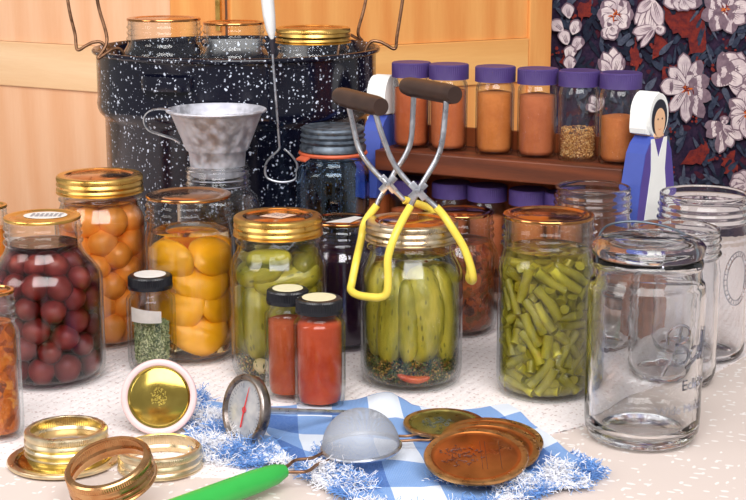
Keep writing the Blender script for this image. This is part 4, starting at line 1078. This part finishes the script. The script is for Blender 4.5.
# ------------------------------------------------------------------ jar lifter gripping the spear jar
cx_, cy_, cR, cH = CJ
lt = thing('jar_lifter', (cx_, cy_, 0), 'steel jar lifter with yellow coated jaws and dark grips, clamped on the spear jar', 'jar lifter')
def q_(px, py, Y): v = W(px, py, Y); return (v.x-cx_, v.y-cy_, v.z)
Yf_, Yb_ = cy_-.030, cy_+.024       # the front and the back wire of each half
rs_ = .0025
steel_paths = {
    'lb': [(347, 99, Yb_+.004), (352, 120, Yb_+.004), (358, 146, Yb_+.002), (366, 161, Yb_), (378, 175, Yb_), (388, 184, Yb_-.001), (396, 192, Yb_), (404, 200, Yb_)],
    'lf': [(373, 104, Yf_-.002), (381, 132, Yf_-.001), (390, 156, Yf_), (398, 170, Yf_), (408, 182, Yf_), (418, 191, Yf_-.001), (428, 200, Yf_), (436, 207, Yf_)],
    'rb': [(414, 88, Yb_+.004), (413, 112, Yb_+.004), (411, 140, Yb_+.004), (405, 156, Yb_+.004), (396, 170, Yb_+.0045), (388, 184, Yb_+.0045), (381, 196, Yb_+.003), (377, 205, Yb_+.002)],
    'rf': [(447, 92, Yf_-.005), (445, 116, Yf_-.005), (442, 142, Yf_-.005), (437, 158, Yf_-.005), (428, 174, Yf_-.006), (418, 191, Yf_-.0065), (413, 201, Yf_-.004), (410, 207, Yf_-.003)]}
for k in steel_paths:
    obj('arm', tube([q_(*p_) for p_ in steel_paths[k]], rs_, 10, smooth_n=8), STEEL, lt)
ry_ = .0036
jl = [(377, 205, Yb_+.002), (365, 222, Yb_), (361, 240, Yb_-.004), (356, 262, cy_-.006), (352, 282, cy_-.014), (351, 290, cy_-.022), (358, 295, cy_-.035), (370, 297, cy_-.047), (381, 297, cy_-.054), (387, 292, cy_-.057), (388, 276, cy_-.058), (388, 258, cy_-.058), (394, 238, cy_-.056), (402, 221, cy_-.046), (410, 207, Yf_-.003)]
jr = [(404, 200, Yb_), (415, 203, Yb_+.006), (430, 209, Yb_+.020), (448, 224, Yb_+.018), (462, 244, Yb_+.005), (469, 262, Yb_-.014), (470, 272, Yb_-.024), (469, 278, Yf_+.020), (472, 281, Yf_+.010), (473, 277, Yf_), (470, 264, Yf_-.002), (463, 246, Yf_-.002), (452, 228, Yf_-.003), (444, 216, Yf_), (436, 207, Yf_)]
obj('coated_jaw', tube([q_(*p_) for p_ in jl], ry_, 12, smooth_n=8), YEL, lt)
obj('coated_jaw', tube([q_(*p_) for p_ in jr], ry_, 12, smooth_n=8), YEL, lt)
for a_, b_ in (((339, 96, Yb_+.006), (381, 107, Yf_-.006)), ((406, 86, Yb_+.006), (455, 95, Yf_-.009))):
    A_, B_ = Vector(q_(*a_)), Vector(q_(*b_)); n_ = 12; pts = [A_.lerp(B_, i/n_) for i in range(n_+1)]
    obj('grip', tube(pts, [.0076, .0086]+[.0088]*(n_-3)+[.0086, .0076], 20), GRIP, lt)
for p_ in ((388, 184, Yb_-.0025), (418, 191, Yf_-.0085)):
    v = Vector(q_(*p_)); r_ = obj('rivet', lathe([(0, .0022), (.002, .0018), (.0028, .0006), (.0046, .0004), (.0048, -.0004), (0, -.0006)], 24), STEEL, lt, tuple(v), (PI/2, 0, 0))
    bm = bmesh.new()
    for dx, dz, a_ in ((0, 0, 45), (0, 0, -48)):
        b = box_bm(-.0095, .0095, -.0032, .0032, -.0012, .0002, bev=.0004)
        bmesh.ops.rotate(b, verts=b.verts, cent=(0, 0, 0), matrix=Matrix.Rotation(R_(a_), 3, 'Z')); me = bpy.data.meshes.new('t'); b.to_mesh(me); b.free(); bm.from_mesh(me)
    obj('pivot_plate', fin(bm), STEEL, r_)

# ------------------------------------------------------------------ gingham napkin with frayed edges
def poly_at(pts, t):
    L = [0]
    for a, b in zip(pts[:-1], pts[1:]): L.append(L[-1]+math.hypot(b[0]-a[0], b[1]-a[1]))
    s = t*L[-1]
    for i in range(len(pts)-1):
        if s <= L[i+1]+1e-9:
            f = (s-L[i])/(L[i+1]-L[i]); return Vector((pts[i][0]+(pts[i+1][0]-pts[i][0])*f, pts[i][1]+(pts[i+1][1]-pts[i][1])*f))
    return Vector(pts[-1])
def cpts(pp): return [tuple(P(x, y, 0).xy) for x, y in pp]
top_e = cpts([(200, 404), (240, 406), (290, 408), (340, 402), (392, 397), (412, 408), (450, 412), (508, 406)])
rig_e = cpts([(508, 406), (530, 424), (562, 448), (602, 476)])
bot_e = cpts([(206, 462), (250, 468), (288, 466), (316, 484), (352, 504), (430, 512), (520, 500), (570, 488), (602, 476)])
lef_e = cpts([(200, 404), (194, 430), (206, 462)])
NU, NV = 120, 60
def coons(u, v):
    c0, c1, d0, d1 = poly_at(bot_e, u), poly_at(top_e, u), poly_at(lef_e, 1-v), poly_at(rig_e, 1-v)
    p00, p10, p01, p11 = Vector(bot_e[0]), Vector(bot_e[-1]), Vector(top_e[0]), Vector(top_e[-1])
    return (1-v)*c0+v*c1+(1-u)*d0+u*d1-((1-u)*(1-v)*p00+u*(1-v)*p10+(1-u)*v*p01+u*v*p11)
def nap_z(p, u, v):
    w = .0020+.0012*math.sin(p.x*70+p.y*40)+.0010*math.sin(p.x*35-p.y*90+1)
    w += .005*math.exp(-((u-.14)/.07)**2-((v-.22)/.22)**2)+.004*math.exp(-((u-.55)/.05)**2-((v-.93)/.10)**2)+.0006*math.exp(-((u-.10)/.05)**2-((v-.75)/.2)**2)
    return max(.0009, w)
bm = bmesh.new(); uvl = bm.loops.layers.uv.new('UVMap'); G = []
for i in range(NU+1):
    row = []
    for j in range(NV+1):
        p = coons(i/NU, j/NV); row.append(bm.verts.new((p.x, p.y, nap_z(p, i/NU, j/NV))))
    G.append(row)
for i in range(NU):
    for j in range(NV):
        f = bm.faces.new((G[i][j], G[i+1][j], G[i+1][j+1], G[i][j+1]))
        for lp_, (a, b) in zip(f.loops, ((i, j), (i+1, j), (i+1, j+1), (i, j+1))): lp_[uvl].uv = (a/NU*1.35+.02*b/NV, b/NV*.95+.12*math.sin(a/NU*2.6))
me = bpy.data.meshes.new('nap'); bm.to_mesh(me); bm.free()
for p_ in me.polygons: p_.use_smooth = True
nap = obj('napkin', me, m_gingham()); tag(nap, 'blue and white checked cotton napkin with frayed edges under the strainer and lids', 'napkin')
TH_W = m_simple('white_thread', (240, 240, 246), .9, var=.04); TH_B = m_simple('blue_thread', (104, 148, 210), .9, var=.12)
rg = random.Random(21); bm = bmesh.new()
def thread(p, d, L, mi, curl=.5, lift=.0, r=.00027):
    pts = [Vector(p)]; d = Vector(d).normalized(); n = 6
    for k in range(n):
        d = (d+Vector((rg.gauss(0, curl), rg.gauss(0, curl), rg.gauss(0, curl*.5)+lift*(1-k/n*2)))).normalized(); q = pts[-1]+d*L/n; q.z = max(q.z, .0007); pts.append(q)
    tube_bm(pts, r, 3, bm, caps=False, mi=mi)
def edge_fringe(fn, n, L, out, curl, lift=.25):
    for k in range(n):
        t = rg.random(); u, v = fn(t); p = coons(u, v); z = nap_z(p, u, v); col = 1 if (math.floor((t*14+rg.uniform(-.15, .15))) % 2) else 0
        o = Vector((out[0]+rg.gauss(0, .25), out[1]+rg.gauss(0, .25), 0)); thread((p.x, p.y, z+rg.uniform(0, .001)), o, L*rg.uniform(.5, 1.2), col, curl, lift)
edge_fringe(lambda t: (t, 0), 1500, .011, (-.1, -1), .55)
edge_fringe(lambda t: (1, t*.3), 160, .006, (1, -.2), .4)
edge_fringe(lambda t: (0, t), 700, .013, (-1, 0), .6)
def tuft(px, py, rx, ry, n, pb, L=.013):
    for k in range(n):
        a = rg.uniform(0, 6.28); r = rg.random()**.7; q = P(px+rx*r*math.cos(a), py+ry*r*math.sin(a), 0)
        thread((q.x, q.y, .002+.009*(1-r)*rg.random()), (rg.gauss(0, 1), rg.gauss(0, 1), rg.uniform(-.1, .8)), L*rg.uniform(.6, 1.3), 1 if rg.random() < pb else 0, .8, .1)
tuft(207, 424, 17, 9, 520, .12); tuft(218, 436, 14, 6, 260, .75); tuft(212, 450, 16, 8, 520, .08); tuft(248, 457, 34, 9, 1000, .82); tuft(232, 447, 12, 5, 160, .05); tuft(200, 402, 8, 5, 160, .7)
tuft(330, 460, 14, 8, 300, .8); tuft(322, 476, 20, 7, 420, .15); tuft(352, 490, 22, 6, 380, .5); tuft(345, 478, 10, 5, 120, .5)
tuft(470, 484, 40, 6, 620, .5, .011); tuft(556, 478, 18, 8, 520, .06); tuft(586, 474, 16, 6, 420, .95, .010); tuft(520, 492, 26, 5, 420, .3); tuft(576, 487, 14, 5, 260, .3, .010)
me = bpy.data.meshes.new('fr'); bm.to_mesh(me); bm.free()
fr = obj('fringe', me, [TH_W, TH_B], nap); fr['kind'] = 'stuff'

# ------------------------------------------------------------------ lids and screw bands in the foreground
def lid_thing(px, py, z, wpx, label, m, rim=None, nrm=(0, 0, 1), emb=None, spin=0, name='sealing_disc', th=.0022, group=None):
    c = P(px, py, z); r = size_at(wpx, c.y, z)/2; n = Vector(nrm).normalized()
    t = thing(name, tuple(c), label, 'jar lid', rot=frame_rot(n, Vector((math.cos(spin), math.sin(spin), 0))))
    obj('disc', lathe([(0, th*.5), (r*.66, th*.5), (r*.70, th*.1), (r*.78, th*.05), (r*.81, th*.6)], 96, sharp=50) if False else
        lathe([(0, .0006), (r*.74, .0006), (r*.77, .0000), (r*.83, .0000), (r*.86, .0010), (r*.86, -.0003), (r*.74, -.0004), (0, -.0004)], 96, sharp=50), m, t)
    obj('rim', lathe([(r*.861, .0010), (r*.93, .0016), (r*.985, .0012), (r, 0), (r*.992, -.0014), (r*.97, -.0016), (r*.975, -.0002), (r*.92, .0004), (r*.861, -.0003)], 96, closed=True, sharp=50), rim or m, t)
    return t, r
def emblem(t, r, m, seed, kind='wreath', dx=0):
    """worn round emblem pressed into a lid: ring of marks around a figure"""
    q = random.Random(seed); bm = bmesh.new()
    for k in range(70):
        a = q.uniform(0, 6.28); rr = r*(.20+.20*q.random()) if q.random() < .6 else r*.30*q.random()
        c = Vector((dx+rr*math.cos(a), rr*math.sin(a), .00085)); w = r*q.uniform(.02, .055)
        tube_bm(crom([c, c+Vector((w*q.uniform(-1, 1), w*q.uniform(-1, 1), 0)), c+Vector((w*q.uniform(-1.6, 1.6), w*q.uniform(-1.6, 1.6), 0))], 3), .00032, 5, bm)
    return obj('emblem', fin(bm), m, t)
EMB_D = m_simple('dark_print', (92, 50, 34), .4); EMB_G = m_simple('pressed_gold', (206, 186, 96), .35, metal=.8)
EMB_O = m_simple('slate_print', (72, 80, 78), .4)
MIR_GOLD = m_metal('mirror_gold', (214, 190, 100), .14, dark=(176, 150, 70), scale=12, bump=.02)
# four lids on the napkin
lid_thing(492, 440, .0105, 103, 'copper coloured lid at the bottom of the overlapping lids, seen as a thin rim', COPPER, COPPER_RIM, (0.02, -.10, 1))
lid_thing(488, 447, .0155, 104, 'copper coloured lid in the middle of the overlapping pile', COPPER, COPPER_RIM, (.02, -.14, 1))
t, r = lid_thing(476, 456, .0205, 105, 'topmost copper coloured lid with a dark round print, leaning toward the camera', COPPER, COPPER_RIM, (-.03, -.20, 1))
emblem(t, r, EMB_D, 5, dx=-r*.30)
bm = bmesh.new()
for s in (.10, .19, .46): tube_bm([(r*s, -r*.5, .0008), (r*s, r*.5, .0008)], .0002, 4, bm)
obj('emblem_line', fin(bm), EMB_D, t)
t, r = lid_thing(444, 423, .0072, 82, 'olive gold lid behind the copper lids with a slate printed emblem', OLIVE, COPPER_RIM, (.0, -.02, 1))
emblem(t, r, EMB_O, 9, dx=-r*.15)
# lid under the band at the left
lid_thing(64, 458, .0022, 112, 'pale gold flat lid lying on the lace under a silvery screw band', MIR_GOLD, GOLD_PALE, (0, 0, 1))
# leaning lid with its pale ring
c = P(159, 436, 0); r = size_at(76, c.y+.01, .035)/2; n = Vector((0.03, -1, .30)).normalized()
cz = r*math.sqrt(1-n.z**2)+.0006; upv = (Vector((0, 0, 1))-n*n.z).normalized()
cc_ = Vector((c.x, c.y, .0006))+upv*r
t = thing('sealing_disc', tuple(cc_), 'gold lid with a wide pale sealing ring propped upright against the herb bottle', 'jar lid', rot=frame_rot(n, Vector((1, 0, 0))))
obj('disc', lathe([(0, .0006), (r*.2, .0006), (r*.72, .0002), (r*.76, -.0004), (r*.79, .0004), (r*.82, .0012), (r*.82, -.0008), (0, -.0006)], 96, sharp=50), MIR_GOLD, t)
obj('sealing_ring', lathe([(r*.821, .0012), (r*.86, .0020), (r*.95, .0022), (r*.99, .0014), (r, 0), (r*.985, -.0014), (r*.86, -.0012), (r*.821, -.0006)], 96, closed=True, sharp=60), m_simple('pale_seal', (226, 194, 194), .35, var=.04), t)
emblem(t, r*.62, EMB_G, 3)
# loose screw bands
def band_thing(px, py, z, wpx, h, label, m, nrm=(0, 0, 1)):
    c = P(px, py, z); r = size_at(wpx, c.y, z)/2
    t = tag(obj('screw_band', band_me(r, h, lipw=.0052), m, None, tuple(c), frame_rot(Vector(nrm), Vector((1, 0, 0)))), label, 'screw band'); return t
band_thing(66, 428, .0215, 83, .0185, 'silvery gold screw band sitting on the pale gold flat lid', GOLD_PALE)
band_thing(160, 447, .0162, 84, .0155, 'screw band lying flat on the lace below the propped lid', GOLD_PALE, (0, .0, 1))
band_thing(107, 462, .0335, 89, .0175, 'screw band with a copper top edge leaning tilted on the flat band', m_metal('coppery_tin', (222, 178, 128), .25, dark=(190, 132, 84), scale=30), (-.20, -.30, 1))

# ------------------------------------------------------------------ dial thermometer
tip = P(352, 413, .0066); c = P(246, 449, 0); DR = size_at(72, c.y, .03)/2
dc = Vector((c.x, c.y+.004, DR+.0028)); n = (dc-tip); n.normalize()
th = thing('dial_thermometer', tuple(dc), 'round steel dial thermometer with a red needle, its long stem lying on the napkin', 'thermometer', rot=frame_rot(n, Vector((0, 0, 1))))
obj('case', lathe([(0, -.008), (DR*.5, -.0085), (DR*.86, -.0072), (DR*.97, -.0045), (DR, -.001), (DR, .002), (DR*.985, .0034), (DR*.93, .0042), (DR*.86, .0036), (DR*.83, .0014), (DR*.82, .0006), (0, .0004)], 80, sharp=50),
    m_metal('worn_steel', (176, 166, 160), .3, dark=(92, 80, 76), scale=40, bump=.2), th)
def m_dial():
    t = NT('dial_face'); co = t.coord(); nz = t.noise(co, 50, 4, .6); ln = t.n('VectorMath', _operation='LENGTH'); t.set(ln, 'i0', co)
    col = t.ramp(nz, [(.35, lin((150, 158, 170))), (.65, lin((198, 200, 204)))])
    ed = t.math('MULTIPLY', t.math('SUBTRACT', t.math('ADD', (ln, 'Value'), t.math('MULTIPLY', (nz, 'Fac'), .008)), .0255), 160, True)
    return t.done(t.bsdf(t.mix(t.math('MULTIPLY', ed, .55), col, lin((150, 118, 80))), .25, .3, coat=.5))
face = obj('dial', lathe([(0, .0010), (DR*.82, .0010), (DR*.82, .0002), (0, .0002)], 64), m_dial(), th)
bm = bmesh.new()
for k in range(40):
    a = R_(k*8+20); r1 = DR*.76; r0 = DR*(.68 if k % 5 else .62); tube_bm([(r0*math.cos(a), r0*math.sin(a), .0012), (r1*math.cos(a), r1*math.sin(a), .0012)], .00018, 4, bm)
obj('scale_mark', fin(bm), INK, face)
bm = bmesh.new(); tube_bm([(-DR*.5, DR*.02, .0018), (-DR*.1, 0, .0019), (DR*.3, -.0008, .0018), (DR*.66, -.002, .0018)], [.0007, .0006, .0005, .0002], 6, bm); tube_bm([(.0022*math.cos(R_(a)), .0022*math.sin(R_(a)), .0018) for a in range(0, 360, 30)], .0004, 5, bm, loop=True)
obj('needle', fin(bm), m_simple('red_needle', (206, 40, 48), .4), th)
Ls = (dc-tip).length
obj('stem', tube([(0, 0, -.006), (0, 0, -.02), (0, 0, -Ls)], [.0034, .0028, .0022], 14), STEEL, th)
sq = fin(box_bm(-.0035, .0035, -.009, .009, -.0055, .0045, bev=.001)); obj('clip', sq, STEEL, th, (-DR*.96, 0, 0))

# ------------------------------------------------------------------ strainer with a green handle
sc_ = P(361, 446, .0145); SR = size_at(78, sc_.y, .01)/2
nn = Vector((-.06, -.02, 1)).normalized()
st = thing('strainer', tuple(sc_), 'small fine mesh strainer lying bowl up on the napkin, green handle toward the camera', 'strainer')
bm = bmesh.new(); uvl = bm.loops.layers.uv.new('UVMap'); nr, ns = 14, 64; Rg = []
for i in range(nr+1):
    a = PI/2*i/nr; r_ = SR*math.sin(a); z_ = SR*.98*math.cos(a); Rg.append([bm.verts.new((r_*math.cos(2*PI*k/ns), r_*math.sin(2*PI*k/ns), z_)) for k in range(ns)] if i else [bm.verts.new((0, 0, z_))])
for A, B in zip(Rg[:-1], Rg[1:]):
    for k in range(ns):
        vs = []
        for v in (A[k % len(A)], B[k], B[(k+1) % ns], A[(k+1) % len(A)]):
            if v not in vs: vs.append(v)
        f = bm.faces.new(vs)
        for l in f.loops:
            v = l.vert.co; rr_ = math.hypot(v.x, v.y); s_ = math.atan2(rr_, max(v.z, 0))/(max(rr_, 1e-6)); l[uvl].uv = (v.x*s_*.75+.5, v.y*s_*.75+.5)
me = fin(bm, sharp=180); tl = frame_rot(nn); 
obj('mesh_bowl', me, m_mesh(), st, (0, 0, 0), tl)
rimo = obj('rim', fin(tube_bm([(SR*math.cos(2*PI*k/64), SR*math.sin(2*PI*k/64), -.0008) for k in range(64)], .0018, 8, loop=True)), STEEL, st, (0, 0, 0), tl)
def s_(px, py, z): v = P(px, py, z); return (v.x-sc_.x, v.y-sc_.y, v.z-sc_.z)
bm = bmesh.new()
tube_bm(crom([s_(324, 452, .012), s_(312, 458, .013), s_(296, 460, .014), s_(289, 465, .014), s_(283, 470, .0135)], 6), .0013, 8, bm)
tube_bm(crom([s_(328, 460, .010), s_(318, 464, .012), s_(308, 471, .013), s_(296, 472, .0135), s_(283, 472, .0135)], 6), .0013, 8, bm)
obj('neck_wire', fin(bm, sharp=60), DARKWIRE, st)
obj('ear_wire', tube([s_(396, 436, .010), s_(408, 436, .011), s_(420, 434, .011), s_(430, 436, .0115), s_(430, 440, .0105), s_(418, 440, .010), s_(400, 441, .009)], .0012, 8, smooth_n=5), DARKWIRE, st)
A_, B_ = Vector(s_(284, 471, .0135)), Vector(s_(140, 524, .0118)); hp = [A_.lerp(B_, i/14) for i in range(15)]
obj('handle', tube(hp, [.0052, .0078, .0084]+[.0090+.0004*i/12 for i in range(12)], 24), GREEN, st)

# ------------------------------------------------------------------ light
def area(name, loc, tgt, sx, sy, power, col=(1, 1, 1)):
    l = bpy.data.lights.new(name, 'AREA'); l.shape = 'RECTANGLE'; l.size = sx; l.size_y = sy; l.energy = power; l.color = col
    o = bpy.data.objects.new(name, l); COL.objects.link(o); o.location = loc; o.rotation_euler = (Vector(tgt)-Vector(loc)).to_track_quat('-Z', 'Y').to_euler(); return o
area('window_light', (.1, -.35, 1.65), (0, 1.5, .1), 1.9, 1.5, 75, (1, .985, .97))
area('side_light', (-1.7, .5, 1.0), (0, 1.9, .1), .9, .9, 14, (1, .95, .9))
w = bpy.data.worlds.new('world'); scene.world = w; w.use_nodes = True
w.node_tree.nodes['Background'].inputs[0].default_value = (1, .975, .96, 1); w.node_tree.nodes['Background'].inputs[1].default_value = .36

vs = scene.view_settings; vs.view_transform = 'Standard'; vs.look = 'None'; vs.gamma = 1; vs.exposure = 0; vs.use_curve_mapping = False
cy = scene.cycles; cy.max_bounces = 20; cy.transparent_max_bounces = 64; cy.glossy_bounces = 6; cy.diffuse_bounces = 4; cy.transmission_bounces = 18
cy.sample_clamp_indirect = 10
